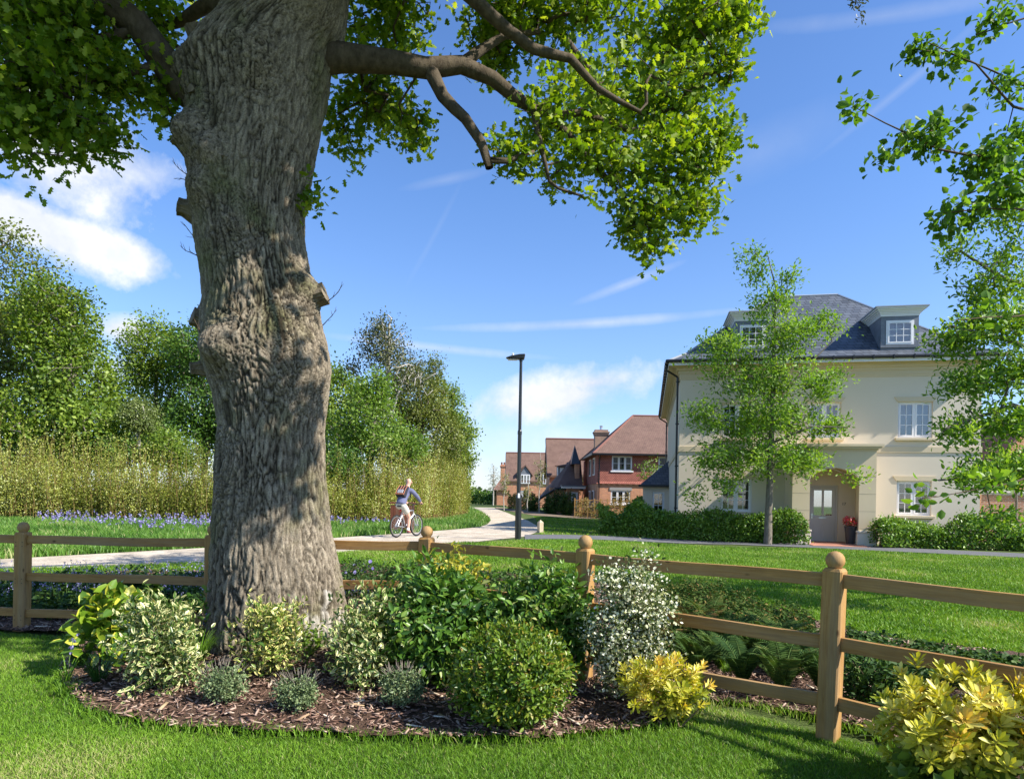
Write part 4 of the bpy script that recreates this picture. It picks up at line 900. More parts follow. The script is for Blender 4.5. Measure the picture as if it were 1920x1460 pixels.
bgtree('bright green woodland tree sloping down beside the leftmost one', 2, 120, 34, M_L2, [(110, 600, 34, 75, 80, 2.6, 60), (140, 700, 34, 85, 90, 2.6, 70), (60, 780, 33, 110, 70, 2.2, 60), (165, 800, 33, 70, 60, 2, 46)], k=44)
bgtree('rounded green woodland tree left of the oak trunk, with white cloud beside its top', 3, 290, 50, M_L2, [(290, 660, 50, 60, 65, 3.6, 60), (270, 750, 50, 75, 80, 3.5, 70), (350, 690, 50, 55, 60, 3, 44), (250, 820, 48, 80, 60, 3, 46)], k=44, size=.36, spread=.6)
bgtree('dark green woodland tree just left of the oak trunk', 4, 380, 47, M_L3, [(370, 660, 47, 60, 60, 3.4, 50), (400, 760, 47, 80, 80, 3.4, 64), (350, 820, 46, 70, 60, 3, 46), (460, 740, 47, 80, 90, 3, 40)], k=44, size=.34, spread=.55)
bgtree('small weeping tree with pale drooping foliage between the big left trees', 5, 270, 33, leafmat('leaf_weep', [(0, (.09, .13, .03)), (.5, (.15, .20, .05)), (1, (.24, .29, .09))], trans=.3), [(262, 780, 33, 30, 34, 1, 50)], k=60, size=.16, spread=.28, name='weeping_tree', tr=.09, bm=M_sil, droop=.9)
bgtree('green woodland tree seen between the oak trunk and the bronze tree', 6, 600, 48, M_L2, [(570, 720, 48, 60, 70, 3.4, 40), (630, 740, 48, 50, 60, 3.2, 50), (600, 820, 47, 70, 60, 3, 46)], k=44, size=.34, spread=.55)
bgtree('bushy bright lime green tree low in front of the bronze tree', 8, 690, 36, M_L4, [(700, 790, 36, 60, 60, 2.2, 60), (640, 830, 36, 60, 50, 2, 40), (750, 840, 35, 60, 45, 2, 40), (700, 730, 36.5, 36, 36, 1.6, 26)], k=40, size=.24, spread=.42)
bgtree('tall open tree with small bronze leaves, its thin top against the sky', 7, 730, 40, M_L5, [(722, 650, 40, 62, 60, 2.2, 90), (722, 615, 40, 30, 30, 1, 20), (660, 690, 40, 26, 16, 1, 12), (760, 700, 40, 70, 60, 2.4, 60)], k=13, size=.23, spread=.42, bm=M_sil, tr=.16, shell=.3)
bgtree('dense grey green tree with fine foliage right of the bronze tree', 9, 790, 46, M_L1, [(780, 740, 46, 70, 66, 3, 90), (810, 820, 46, 66, 70, 3, 90), (730, 790, 46, 50, 60, 2.4, 50), (825, 890, 46, 50, 34, 2, 40), (815, 690, 46, 14, 22, .6, 6)], k=52, size=.24, spread=.42)
bgtree('green tree with rounded edge at the end of the wood above the path', 10, 850, 52, M_L2, [(830, 760, 52, 42, 50, 2.4, 50), (858, 830, 52, 36, 70, 2.2, 70), (846, 905, 52, 36, 40, 2, 44)], k=44, size=.30, spread=.46)
# understorey behind the thicket
rr = np.random.default_rng(5)
for k, (px, py, a, b, lm) in enumerate([(20, 850, 70, 40, M_L3), (120, 860, 60, 36, M_L2), (215, 850, 55, 40, M_L3), (320, 850, 60, 42, M_L2), (640, 880, 50, 36, M_L3)]):
    bgtree(['dark green bush behind the thicket at the far left edge', 'bright green bush behind the thicket, below the sloping tree', 'dark bush behind the thicket, under the weeping tree', 'green bush behind the thicket, next to the left side of the oak trunk', 'dark bush behind the thicket, just right of the oak trunk'][k],
           40 + k, px, 33, lm, [(px, py, 33, a, b, 1.5, 46)], k=46, size=.20, spread=.34, name='woodland_bush', group='bushes behind the thicket', tr=.05, cat='bush')

def ppx_(px, Y): return at(px, 930, Y).x
# thicket of tall yellowish shoots, one unbroken mass
M_wil = leafmat('willow_leaf', [(0, (.11, .14, .02)), (.35, (.24, .27, .04)), (.7, (.38, .41, .09)), (1, (.60, .63, .30))], trans=.35)
M_stemb = pmat('shoot', (.22, .15, .06), .8, .1, var=.3)
base = np.array([(ppx_(a, b), b) for a, b in [(-140, 27), (60, 28), (240, 28.5), (400, 29), (560, 30), (700, 31), (790, 34), (840, 39), (878, 47)]]); tops = np.array([3.4, 3.4, 3.25, 3.2, 3.2, 3.2, 3.3, 3.5, 3.6])
seg_ = np.linalg.norm(np.diff(base, axis=0), axis=1); cum = np.concatenate([[0], np.cumsum(seg_)]); nS = 4600
wts = rr.random(nS * 3) * cum[-1]; Xs = np.interp(wts, cum, base[:, 0]); Ys = np.interp(wts, cum, base[:, 1])
keep = rr.random(nS * 3) < np.clip(28 / Ys, .5, 1); Xs, Ys, wts = Xs[keep][:nS], Ys[keep][:nS], wts[keep][:nS]; nS = len(Xs)
dep = rr.random(nS) ** 1.3 * 3.2; Xs = Xs - dep * .25; Ys = Ys + dep
hS = np.interp(wts, cum, tops) * (.42 + .62 * rr.random(nS) ** 1.7) * (.50 + 1.0 * fbm(np.column_stack([Xs * .55, Ys * .55, 0 * Xs]), 3, 8)) * (.75 + .27 * np.minimum(dep, 1)) * np.where(rr.random(nS) < .06, 1.35, 1)
zS = H(Xs, Ys); lean = rr.normal(0, .10, (nS, 2)); ch = []
for q in range(0, nS, 2): ch.append((np.array([(Xs[q], Ys[q], zS[q]), (Xs[q] + lean[q, 0] * hS[q] * .5, Ys[q] + lean[q, 1] * hS[q] * .5, zS[q] + hS[q] * .55), (Xs[q] + lean[q, 0] * hS[q], Ys[q] + lean[q, 1] * hS[q], zS[q] + hS[q])]), np.array([.014, .010, .004])))
st_ = tubes('thicket', M_stemb, ch, 3)
kq = 46; f_ = rr.random((nS, kq)) ** .8; f_ = .12 + .9 * f_
P = np.stack([Xs[:, None] + lean[:, :1] * hS[:, None] * f_, Ys[:, None] + lean[:, 1:] * hS[:, None] * f_, zS[:, None] + hS[:, None] * f_], -1).reshape(-1, 3) + rr.normal(0, .07, (nS * kq, 3))
dd_ = nrm(rr.normal(0, .5, (nS * kq, 3)) + (0, 0, .8)); nn_ = rr.normal(0, 1, (nS * kq, 3))
tone = np.clip(np.repeat(.5 + (fbm(np.column_stack([Xs * .5, Ys * .5, 0 * Xs]), 2, 4) - .5) * 1.2, kq) + rr.normal(0, .2, nS * kq), 0, 1)
lf = leaves('thicket_leaves', M_wil, P, dd_, nn_, .075 * (.6 + .8 * rr.random(nS * kq)), CARD, rr, None, tone)
lf.parent = st_; tag(st_, 'tall yellow green and brown shoots forming one unbroken thicket along the path', 'thicket', kind='stuff'); lf['kind'] = 'stuff'

M_horn = leafmat('small_tree_leaf', [(0, (.08, .18, .02)), (.5, (.16, .30, .032)), (1, (.30, .44, .07))], trans=.42, ttint=(1.4, 1.35, .45))
b0 = gp(1440, 1021); Y0 = b0.y
def q3(px, py, Y, r): return (*at(px, py, Y), r)
tree('street_tree', 'young tree with fresh green leaves and slim trunk in front of the cream house', tuple(b0),
     [[q3(1439, 1022, Y0, .15), q3(1441, 960, Y0, .125), q3(1446, 850, Y0, .105), (*at(1450, 720, Y0), .08), (*at(1452, 620, Y0), .05), (*at(1455, 540, Y0), .03), (*at(1440, 480, Y0), .015)],
      [q3(1448, 830, Y0, .05), q3(1380, 790, Y0, .03), q3(1300, 790, Y0, .012)], [q3(1448, 830, Y0, .05), q3(1520, 800, Y0 - .6, .03), q3(1590, 800, Y0 - .8, .012)], [q3(1450, 760, Y0, .05), q3(1390, 680, Y0, .03), q3(1320, 640, Y0, .012)], [q3(1450, 760, Y0, .05), q3(1510, 690, Y0, .03), q3(1560, 640, Y0, .012)]],
     [bl(1450, 860, Y0, 110, 40, 2.2, 60), bl(1360, 850, Y0, 70, 50, 1.6, 36), bl(1505, 868, Y0, 45, 30, 1.2, 18), bl(1320, 780, Y0, 45, 34, 1.2, 24), bl(1440, 790, Y0, 120, 50, 2.2, 90), bl(1560, 800, Y0, 45, 20, 1.2, 16), bl(1430, 710, Y0, 125, 55, 2.2, 90), bl(1540, 730, Y0, 45, 50, 1.4, 26), bl(1350, 660, Y0, 70, 45, 1.6, 44), bl(1480, 630, Y0, 90, 45, 1.8, 56), bl(1540, 610, Y0, 26, 40, .9, 14), bl(1450, 570, Y0, 55, 40, 1.2, 26), bl(1420, 510, Y0, 30, 30, .6, 9), bl(1480, 525, Y0, 24, 36, .5, 8), bl(1405, 478, Y0, 26, 18, .4, 6), bl(1600, 895, Y0 - .8, 20, 8, .4, 4), bl(1290, 930, Y0, 30, 10, .5, 4), bl(1365, 905, Y0, 50, 20, .8, 9)],
     61, None, M_horn, M_bk, k=38, spread=.18, size=.135, seg=.3, tip=.008, tmpl=SIMPLE, shell=.25, up=.8)
M_near = leafmat('near_leaf', [(0, (.06, .14, .015)), (.5, (.10, .22, .025)), (1, (.20, .33, .05))], trans=.45, ttint=(1.4, 1.4, .4))
# tree reaching in from the right, trunk outside the picture
tree('overhanging_tree', 'tree on the right edge whose layered green branches hang in front of the cream house', (at(2030, 900, 10.5).x, 10.5, 0),
     [[(*at(2030, 900, 10.5)[:2], -.1, .16), q3(2025, 700, 10.5, .13), q3(2000, 560, 10.5, .10), q3(1990, 420, 10.5, .07), q3(1960, 300, 10.4, .04)],
      [q3(2025, 700, 10.5, .06), q3(1900, 640, 10.2, .035), q3(1780, 610, 10, .015)], [q3(2025, 800, 10.5, .06), q3(1900, 760, 10, .035), q3(1780, 800, 9.8, .012)], [q3(2025, 900, 10.5, .06), q3(1900, 890, 9.6, .03), q3(1760, 900, 9.3, .010)], [q3(1990, 560, 10.5, .05), q3(1880, 520, 10.3, .03), q3(1800, 470, 10.2, .012)]],
     [bl(1880, 610, 10, 120, 45, 1.0, 90), bl(1790, 640, 9.9, 70, 32, .6, 36), bl(1900, 700, 10, 130, 50, 1.0, 100), bl(1800, 720, 9.9, 60, 26, .6, 26), bl(1890, 790, 9.9, 120, 40, .9, 70), bl(1800, 810, 9.7, 55, 18, .5, 18), bl(1900, 880, 9.6, 120, 45, .8, 80), bl(1820, 900, 9.4, 60, 24, .5, 26), bl(1860, 540, 10.2, 90, 40, .8, 40), bl(1900, 470, 10.3, 60, 40, .7, 26), bl(1800, 470, 10.2, 40, 26, .5, 14), bl(1900, 400, 10.3, 70, 34, .6, 34), bl(1880, 970, 9.4, 60, 16, .5, 14), bl(1840, 560, 10.2, 40, 50, .5, 16), bl(2050, 650, 10.5, 120, 260, 1.2, 120)],
     71, None, M_horn, M_bk, k=22, spread=.085, size=.080, seg=.22, tip=.005, tmpl=SIMPLE, shell=.2, up=.8, group='trees overhanging from the right')
tree('overhanging_tree', 'nearest branches with large fresh leaves against the sky in the upper right corner', (at(2350, 900, 5.4).x, 5.4, 0),
     [[(*at(2350, 900, 5.4)[:2], -.1, .12), q3(2330, 600, 5.4, .09), q3(2300, 300, 5.4, .06), q3(2250, 0, 5.4, .03)],
      [q3(2320, 560, 5.4, .04), q3(2100, 420, 5.3, .03), q3(1960, 365, 5.2, .018), q3(1860, 300, 5.15, .012), q3(1760, 280, 5.1, .008), q3(1690, 245, 5.05, .005), q3(1600, 200, 5, .003)], [q3(2320, 400, 5.4, .04), q3(2050, 250, 5.3, .02), q3(1900, 200, 5.2, .009), q3(1830, 120, 5.1, .006), q3(1740, 80, 5.1, .003)],
      [q3(2300, 300, 5.4, .03), q3(2100, 210, 5.3, .02), q3(1930, 165, 5.2, .008), q3(1800, 105, 5.2, .005), q3(1700, 90, 5.2, .003)], [q3(1900, 330, 5.2, .008), q3(1800, 370, 5.1, .004)], [q3(2300, 500, 5.4, .03), q3(2050, 400, 5.3, .02), q3(1950, 395, 5.2, .01), q3(1850, 390, 5.1, .005), q3(1770, 400, 5, .003)],
      [q3(2250, 0, 5.4, .03), q3(2050, 10, 5.3, .015), q3(1920, 35, 5.2, .006), q3(1830, 65, 5.2, .003)], [q3(2330, 700, 5.4, .03), q3(2100, 560, 5, .02), q3(1930, 590, 4.8, .006), q3(1790, 600, 4.7, .003)], [q3(2330, 800, 5.4, .03), q3(2100, 820, 5, .02), q3(1900, 905, 4.8, .006), q3(1790, 925, 4.7, .003), q3(1725, 935, 4.6, .002)]],
     [bl(1740, 260, 5.1, 85, 22, .3, 26), bl(1600, 198, 5, 22, 10, .15, 5), bl(1850, 300, 5.15, 70, 26, .3, 26), bl(1660, 300, 5, 22, 14, .15, 4), bl(1720, 95, 5.2, 35, 12, .2, 8), bl(1790, 115, 5.2, 40, 14, .2, 8), bl(1890, 160, 5.2, 45, 20, .2, 10), bl(1870, 45, 5.2, 55, 12, .2, 10), bl(1880, 360, 5.1, 60, 26, .3, 22), bl(1800, 400, 5.05, 60, 14, .3, 14), bl(1900, 250, 5.2, 50, 26, .3, 8), bl(1870, 590, 4.8, 30, 10, .2, 3), bl(1740, 930, 4.6, 20, 5, .1, 2), bl(1850, 905, 4.7, 50, 8, .2, 3), bl(2000, 300, 5.3, 80, 160, .4, 40), bl(2200, 200, 5.4, 200, 300, 1, 120)],
     72, None, M_near, M_twig, k=12, spread=.05, size=.060, seg=.12, tip=.0022, tmpl=BROAD, shell=.2, up=.5, droop=.35, group='trees overhanging from the right', wob=.2)
tree('hanging_sprig', 'small leafy sprig hanging into the top edge right of the oak crown', tuple(at(1590, -60, 6.5)),
     [[q3(1590, -60, 6.5, .006), q3(1600, -20, 6.5, .004), q3(1612, 20, 6.5, .002)]], [bl(1610, 0, 6.5, 28, 14, .1, 6), bl(1618, 35, 6.5, 8, 14, .05, 3)], 73, None, M_L5, M_twig, k=7, spread=.025, size=.04, seg=.06, tip=.0015, cat='sprig', parts=('twig', 'foliage'))
# =====================  BRICK HOUSES  =====================
M_brick = brickmat('brick', (.54, .235, .115), (.43, .18, .095), (.48, .36, .27), .225, .075, .010, .3, var=.25)
M_hung = brickmat('hung_tile', (.50, .19, .14), (.41, .15, .115), (.12, .04, .035), .17, .10, .014, .9, var=.2)
M_rt = brickmat('clay_roof_tile', (.20, .125, .095), (.165, .10, .078), (.09, .055, .045), .17, .11, .010, .6, .8, 'roof', .22)
M_ridge = pmat('ridge_tile', (.20, .095, .075), .8, .2)
M_lintel = pmat('grey_lintel', (.30, .29, .28), .8)
M_creamw = pmat('garage_render', (.55, .47, .34), .9)
def ppx(px, Y): return at(px, 930, Y).x
def zpx(px, py, Y): return at(px, py, Y).z
def simple_win(par, X0, X1, z0, z1, y, panes=3, **kw): return window(par, X0, X1, z0, z1, y=y, panes=panes, cols=1, rows=2, head=False, stone=M_white, bar=.05, **kw)
# --- nearest brick house, hipped
Y1 = 53.0; hx0 = ppx(1121, Y1)
h1 = empty('brick_house', (hx0, Y1, 0), 0, 'red brick house with tile hung upper floor and hipped roof directly behind the cream house', 'house')
def lx(px, Y=Y1): return ppx(px, Y) - hx0
W1, D1, E1 = 9.0, 10.5, 4.95
uw = (lx(1146), lx(1184), 3.72, 4.86); uw2 = (lx(1233), lx(1250), 3.6, 4.86); lw1 = (lx(1145), lx(1182), 1.15, 2.2)
m = MB().wall(0, W1, 0, .3, 0, 2.72, [lw1]); m.box(0, .3, .301, D1, 0, 2.72); m.box(.3, W1, D1 - .3, D1, 0, E1); m.box(W1 - .3, W1, .301, D1 - .301, 0, E1); m.build('wall', M_brick, h1)
m = MB().wall(-.06, W1, -.06, .3, 2.90, E1, [uw, uw2]); m.box(-.06, .3, .301, D1, 2.73, E1); m.add([(-.06, -.06, 2.9), (W1, -.06, 2.9), (W1, -.14, 2.70), (-.14, -.14, 2.70), (-.06, .3, 2.9), (W1, .3, 2.9), (W1, .0, 2.70), (-.14, .0, 2.70)], [(0, 1, 2, 3), (4, 7, 6, 5), (3, 2, 6, 7), (0, 3, 7, 4), (1, 5, 6, 2), (0, 4, 5, 1)])
m.build('hung_tiles', M_hung, h1)
m = MB()
for k in range(22): m.box(-.1 + k * .42, -.1 + k * .42 + .2, -.11, -.02, 2.62, 2.70)
m.build('dentil_course', M_brick, h1)
simple_win(h1, *uw, y=-.03); simple_win(h1, *uw2, y=-.03, panes=1); simple_win(h1, *lw1, y=.03)
m = MB(); m.box(uw[0] - .1, uw[1] + .1, -.10, -.061, uw[2] - .13, uw[2] - .03); m.box(lw1[0] - .1, lw1[1] + .1, -.05, -.001, lw1[3] + .003, lw1[3] + .22); m.build('lintel', M_lintel, h1)
def hip(x0, x1, y0, y1, ze, zr, run, m_, par, name='roof', ridge=M_ridge, left=True, right=True):
    a = x0 + run if left else x0; b = x1 - run if right else x1; yc = (y0 + y1) / 2
    v = [(x0, y0, ze), (x1, y0, ze), (x1, y1, ze), (x0, y1, ze), (a, yc, zr), (b, yc, zr)]
    r = MB().add(v, [(0, 1, 5, 4), (1, 2, 5), (2, 3, 4, 5), (3, 0, 4), (0, 3, 2, 1)]).build(name, m_, par)
    q = MB().tube(v[4], v[5], .10, n=6)
    if left: q.tube(v[0], v[4], .09, n=6); q.tube(v[3], v[4], .09, n=6)
    if right: q.tube(v[1], v[5], .09, n=6)
    q.build('ridge', ridge, r); return r
hip(-.5, 12.5, -.5, 9.6, 4.98, 8.55, 3.9, M_rt, h1)
m = MB(); m.box(-.58, W1 + .5, -.6, -.48, 4.90, 5.04); m.box(-.6, -.5, -.48, D1, 4.90, 5.04); m.path([(.06, -.56, 4.9), (.06, -.12, 4.6), (.06, -.12, .1)], .045); m.build('gutter', M_black, h1)
def chimney(par, x, y, w_, d_, z0, z1, pots=1, m_=None):
    m_ = m_ or M_brick; q = MB(); q.box(x - w_ / 2, x + w_ / 2, y - d_ / 2, y + d_ / 2, z0, z1 - .5)
    for k, o in enumerate((.04, .08, .12)): q.box(x - w_ / 2 - o, x + w_ / 2 + o, y - d_ / 2 - o, y + d_ / 2 + o, z1 - .5 + k * .11, z1 - .5 + (k + 1) * .11 - .001)
    q.box(x - w_ / 2, x + w_ / 2, y - d_ / 2, y + d_ / 2, z1 - .17, z1); c = q.build('chimney', m_, par)
    for k in range(pots):
        xx = x + (k - (pots - 1) / 2) * .4; MB().lathe([(.14, 0), (.12, .25), (.15, .3), (.15, .36), (.10, .38)], xx, y, 14, z1).build('chimney_pot', M_metal if pots == 1 else M_ridge, c)
chimney(h1, ppx(1125, 60) - hx0, 7.0, 1.15, .8, 5.5, zpx(1125, 806, 60), m_=brickmat('grey_brick', (.36, .22, .16), (.30, .19, .14), (.3, .25, .2), .225, .075, .01))
# projecting side bay windows on its left flank
for k, (ya, z0, z1) in enumerate(((1.6, 3.4, 4.8), (4.2, 3.4, 4.8), (1.8, .8, 2.2), (4.4, .8, 2.2))):
    q = MB(); q.box(-.13, -.061, ya, ya + 1.1, z0, z1); f = q.build('side_window', M_white, h1)
    g_ = MB(); g_.box(-.14, -.131, ya + .1, ya + .5, z0 + .1, z1 - .1); g_.box(-.14, -.131, ya + .6, ya + 1.0, z0 + .1, z1 - .1); g_.build('pane', M_glass, f)
# slim gable rising on its left
gx = ppx(1075, 62) - hx0
# --- second brick house : tall gable, catslide wing, dormer, porch bay
Y2 = 66.0; o2x = ppx(1030, Y2); h2 = empty('brick_house', (o2x, Y2, 0), 0, 'red brick house with steep roof sweeping low to a flat roofed bay, middle of row', 'house', )
def q2(px, Y=Y2): return ppx(px, Y) - o2x
zr2 = zpx(1060, 822, Y2 + 3); E2 = zpx(1040, 886, Y2)
m = MB(); m.box(0, 6.2, .0, 7.0, 0, E2); m.prism([(0.0, E2), (7.0, E2), (3.5, zr2 - .25)], 0, 0, .3); m.build('wall', M_brick, h2)
def gable(par, x0, x1, y0, y1, ze, zr, m_, th=.18, name='roof', ov=.35, barge=M_black):
    yc = (y0 + y1) / 2; k = (zr - ze) / (yc - y0); q = MB()
    a = [(y0 - ov, ze - k * ov), (yc, zr), (y1 + ov, ze - k * ov), (y1 + ov, ze - k * ov - th), (yc, zr - th), (y0 - ov, ze - k * ov - th)]
    q.prism([a[0], a[1], a[4], a[5]], 0, x0 - ov, x1 + ov); q.prism([a[1], a[2], a[3], a[4]], 0, x0 - ov, x1 + ov); r = q.build(name, m_, par)
    b_ = MB(); b_.prism([(u, v + .03) for u, v in (a[0], a[1])] + [(a[4][0], a[4][1] - .12), (a[5][0], a[5][1] - .12)], 0, x0 - ov - .06, x0 - ov - .001); b_.build('bargeboard', barge, r)
    MB().tube((x0 - ov, yc, zr), (x1 + ov, yc, zr), .10, n=6).build('ridge', M_ridge, r); return r
gable(h2, 0, 6.2, 0, 7.0, E2, zr2, M_rt, ov=.25)
# catslide wing in front
Yw = 60.0; wx0 = ppx(1018, Yw) - o2x; wx1 = ppx(1086, Yw) - o2x; wy = Yw - Y2; ze_ = zpx(1050, 914, Yw); xa_ = ppx(1072, Yw) - o2x; zt_ = zpx(1074, 852, Yw)
m = MB(); m.box(wx0 + .55, wx1, wy, -.01, 0, ze_); m.build('front_wing', M_brick, h2)
m = MB(); v = [(wx0, wy - .4, ze_ - .25), (wx1 + .2, wy - .4, ze_ - .05), (wx1 + .2, wy + 3.1, zt_), (xa_, wy + 3.1, zt_), (wx0, 0, ze_ - .25), (wx1 + .2, 0, ze_ - .05)]
xk = ppx(1042, Yw) - o2x
v = [(xk, wy - .35, ze_ - .08), (wx1 + .3, wy - .35, ze_ - .08), (wx1 + .3, wy + 2.6, zt_), (xa_ + .3, wy + 2.6, zt_), (wx0 - .2, wy + .5, ze_ - .95), (wx0 - .2, wy + 5.5, ze_ - .95)]
m.add(v, [(0, 1, 2, 3), (4, 0, 3), (4, 3, 5)]); m.add([(x, y, z - .15) for x, y, z in v], [(3, 2, 1, 0), (3, 0, 4), (5, 3, 4)]); m.build('catslide_roof', M_rt, h2)
m = MB(); m.tube(v[4], v[0], .10, n=6); m.tube(v[0], v[1], .08, n=6); m.build('gutter', M_black, h2)
bx0 = ppx(1056, 58.5) - o2x; bx1 = ppx(1086, 58.5) - o2x; by = 58.5 - Y2
bw = (ppx(1071, 58.5) - o2x, ppx(1083, 58.5) - o2x, .7, 2.05)
m = MB().wall(bx0 + .35, bx1, by, by + .2, 0, 2.35, [bw]); m.box(bx0 + .35, bx0 + .5, by + .201, wy - .002, 0, 2.35); ba = m.build('bay', M_brick, h2)
MB().box(bx0 - .1, bx1 + .5, by - .35, wy - .36, 2.36, 2.52).build('bay_fascia', M_white, ba); MB().box(bx0 - .18, bx1 + .55, by - .43, wy - .37, 2.521, 2.62).build('bay_roof', M_lead, ba)
simple_win(ba, *bw, y=by + .02, panes=1)
q = MB(); q.box(bx0 - .15 + .45, bx0 + .345, by + .5, by + 1.2, .7, 2.05); q.build('side_window', M_white, ba)
dx0 = q2(1046, 62.5); dx1 = q2(1062, 62.5); dy = 62.5 - Y2
m = MB(); m.box(dx0, dx1, dy, dy + 2.4, 3.2, 4.55); dm = m.build('dormer', M_lead, h2)
m = MB(); m.add([(dx0 - .35, dy - .3, 4.5), (dx1 + .3, dy - .3, 4.5), (dx1 + .9, dy + 2.6, 5.9), (dx0 + .6, dy + 2.6, 5.9), (dx0 - .35, dy - .3, 4.35), (dx1 + .3, dy - .3, 4.35), (dx1 + .9, dy + 2.6, 5.75), (dx0 + .6, dy + 2.6, 5.75)], [(0, 1, 2, 3), (4, 7, 6, 5), (0, 4, 5, 1), (0, 3, 7, 4), (1, 5, 6, 2)]); m.build('dormer_roof', M_rt, dm)
q = MB(); q.box(dx0 - .03, dx0 - .001, dy + .2, dy + .9, 3.35, 4.35); q.box(dx0 + .15, dx1 - .15, dy - .03, dy - .001, 3.35, 4.3); q.build('dormer_window', M_white, dm)
gx0, gx1 = q2(1071, 60.5), q2(1078.5, 60.5); gy = 60.5 - Y2
m = MB(); m.box(gx1 - .05, gx1 + .35, gy + .05, gy + 2.2, 2.6, 4.75); g2 = m.build('side_gable', M_brick, h2)  # stands in for a side porch gable seen edge-on
zz0 = 4.55; m = MB(); v = [(gx0 - .05, gy - .1, zz0), (gx1 + .40, gy - .1, zz0), (gx1 + .40, gy + 2.3, zz0), (gx0 - .05, gy + 2.3, zz0), (gx0 + .28, gy + .5, zz0 + 1.75)]
m.add(v, [(0, 1, 4), (1, 2, 4), (2, 3, 4), (3, 0, 4), (0, 3, 2, 1)]); m.build('gable_edge_board', M_black, g2)  # dark spire shape standing in for that gable's bargeboard
# --- third brick house, plain long roof with pointed dormers
Y3 = 90.0; o3x = ppx(950, Y3); h3 = empty('brick_house', (o3x, Y3, 0), 0, 'red brick house with long plain tiled roof and pointed dormers, partly behind the lamp post', 'house')
def q3x(px): return ppx(px, Y3) - o3x
E3 = zpx(990, 898, Y3); Z3 = zpx(990, 849, Y3 + 3.5)
w3 = (q3x(976), q3x(989), 1.3, 2.4)
m = MB().wall(0, 7.0, 0, .3, 0, E3, [w3]); m.box(0, .3, .301, 7, 0, E3); m.box(6.7, 7.0, .301, 7, 0, E3); m.prism([(0.0, E3), (7.0, E3), (3.5, Z3 - .3)], 0, 0, .3); m.box(.3, 6.7, 6.7, 7, 0, E3); m.build('wall', M_brick, h3)
gable(h3, 0, 7.0, 0, 7.0, E3, Z3, M_rt, ov=.2)
simple_win(h3, *w3, y=.05)
for c_ in (q3x(984), q3x(1026)):
    m = MB(); yd = -.12; zt = E3 + .62; m.prism([(c_ - .72, E3 - .65), (c_ + .72, E3 - .65), (c_ + .72, zt), (c_, zt + 1.05), (c_ - .72, zt)], 1, yd, yd + 2.0); d = m.build('pointed_dormer', M_lead, h3)
    m = MB()
    for s_ in (-1, 1): m.add([(c_, yd - .12, zt + 1.3), (c_ + s_ * 1.0, yd - .12, zt - .05), (c_ + s_ * 1.0, yd + 2.2, zt - .05), (c_, yd + 2.2, zt + 1.3), (c_, yd - .12, zt + 1.12), (c_ + s_ * 1.0, yd - .12, zt - .23), (c_ + s_ * 1.0, yd + 2.2, zt - .23), (c_, yd + 2.2, zt + 1.12)], [(0, 1, 2, 3), (4, 7, 6, 5), (0, 4, 5, 1), (1, 5, 6, 2)])
    m.build('dormer_roof', M_rt, d)
    window(d, c_ - .62, c_ + .62, E3 - .6, zt - .02, y=yd - .08, panes=3, cols=1, rows=2, sill=False, head=False)
# --- fourth, farthest
Y4 = 104.0; o4x = ppx(930, Y4); h4 = empty('brick_house', (o4x, Y4, 0), 0, 'farthest brick house, low with a red chimney, at the left end of the row', 'house')
def q4(px): return ppx(px, Y4) - o4x
m = MB(); m.box(0, 4.5, 0, 6, 0, 2.6); m.box(.15, .9, -.05, -.001, 0, 2.0); m.build('wall', M_brick, h4)
hip(-.4, 5.0, -.4, 6.4, 2.55, 5.4, 1.9, M_rt, h4); chimney(h4, q4(942), 1.6, .75, .75, 2.6, zpx(942, 870, Y4), pots=2)
# --- brick house and garden wall at the right edge
Y5 = 36.0; o5x = ppx(1848, Y5); h5 = empty('brick_house', (o5x, Y5, 0), 0, 'red brick gable end and roof at the right edge, partly behind leaves', 'house')
zl = zpx(1840, 884, Y5); zp = zpx(1935, 775, Y5); wd5 = ppx(1935, Y5) - o5x
m = MB(); m.box(-.0, 2 * wd5, 0, 10, 0, zl - .2); m.prism([(0, zl - .2), (2 * wd5, zl - .2), (wd5, zp - .3)], 1, 0, 10); m.build('wall', M_brick, h5)
m = MB(); k_ = (zp - zl) / wd5
for s_ in (0, 1):
    A_ = [(wd5, zp), (-.3, zl - .3 * k_), (-.3, zl - .3 * k_ - .2), (wd5, zp - .2)]
    if s_: A_ = [(2 * wd5 - u, v) for u, v in A_][::-1]
    m.prism(A_, 1, -.25, 10.2)
m.build('roof', M_rt, h5)
gw = empty('garden_wall', (ppx(1828, 29), 28.6, 0), ANG, 'low garden wall of pale red brick running right from the cream house', 'wall')
zc = zpx(1870, 928, 29); m = MB(); m.box(.0, 7, 0, .25, 0, zc); m.build('brickwork', brickmat('garden_brick', (.52, .24, .15), (.42, .19, .13), (.5, .42, .34), .225, .075, .012), gw)
m = MB(); m.box(-.0, 7.05, -.06, .31, zc + .001, zc + .10); m.add([(0, -.05, zc + .1), (7.05, -.05, zc + .1), (7.05, .125, zc + .24), (0, .125, zc + .24), (0, .30, zc + .1), (7.05, .30, zc + .1)], [(0, 1, 2, 3), (3, 2, 5, 4), (0, 3, 4), (1, 5, 2)]); m.build('coping', M_lintel, gw)

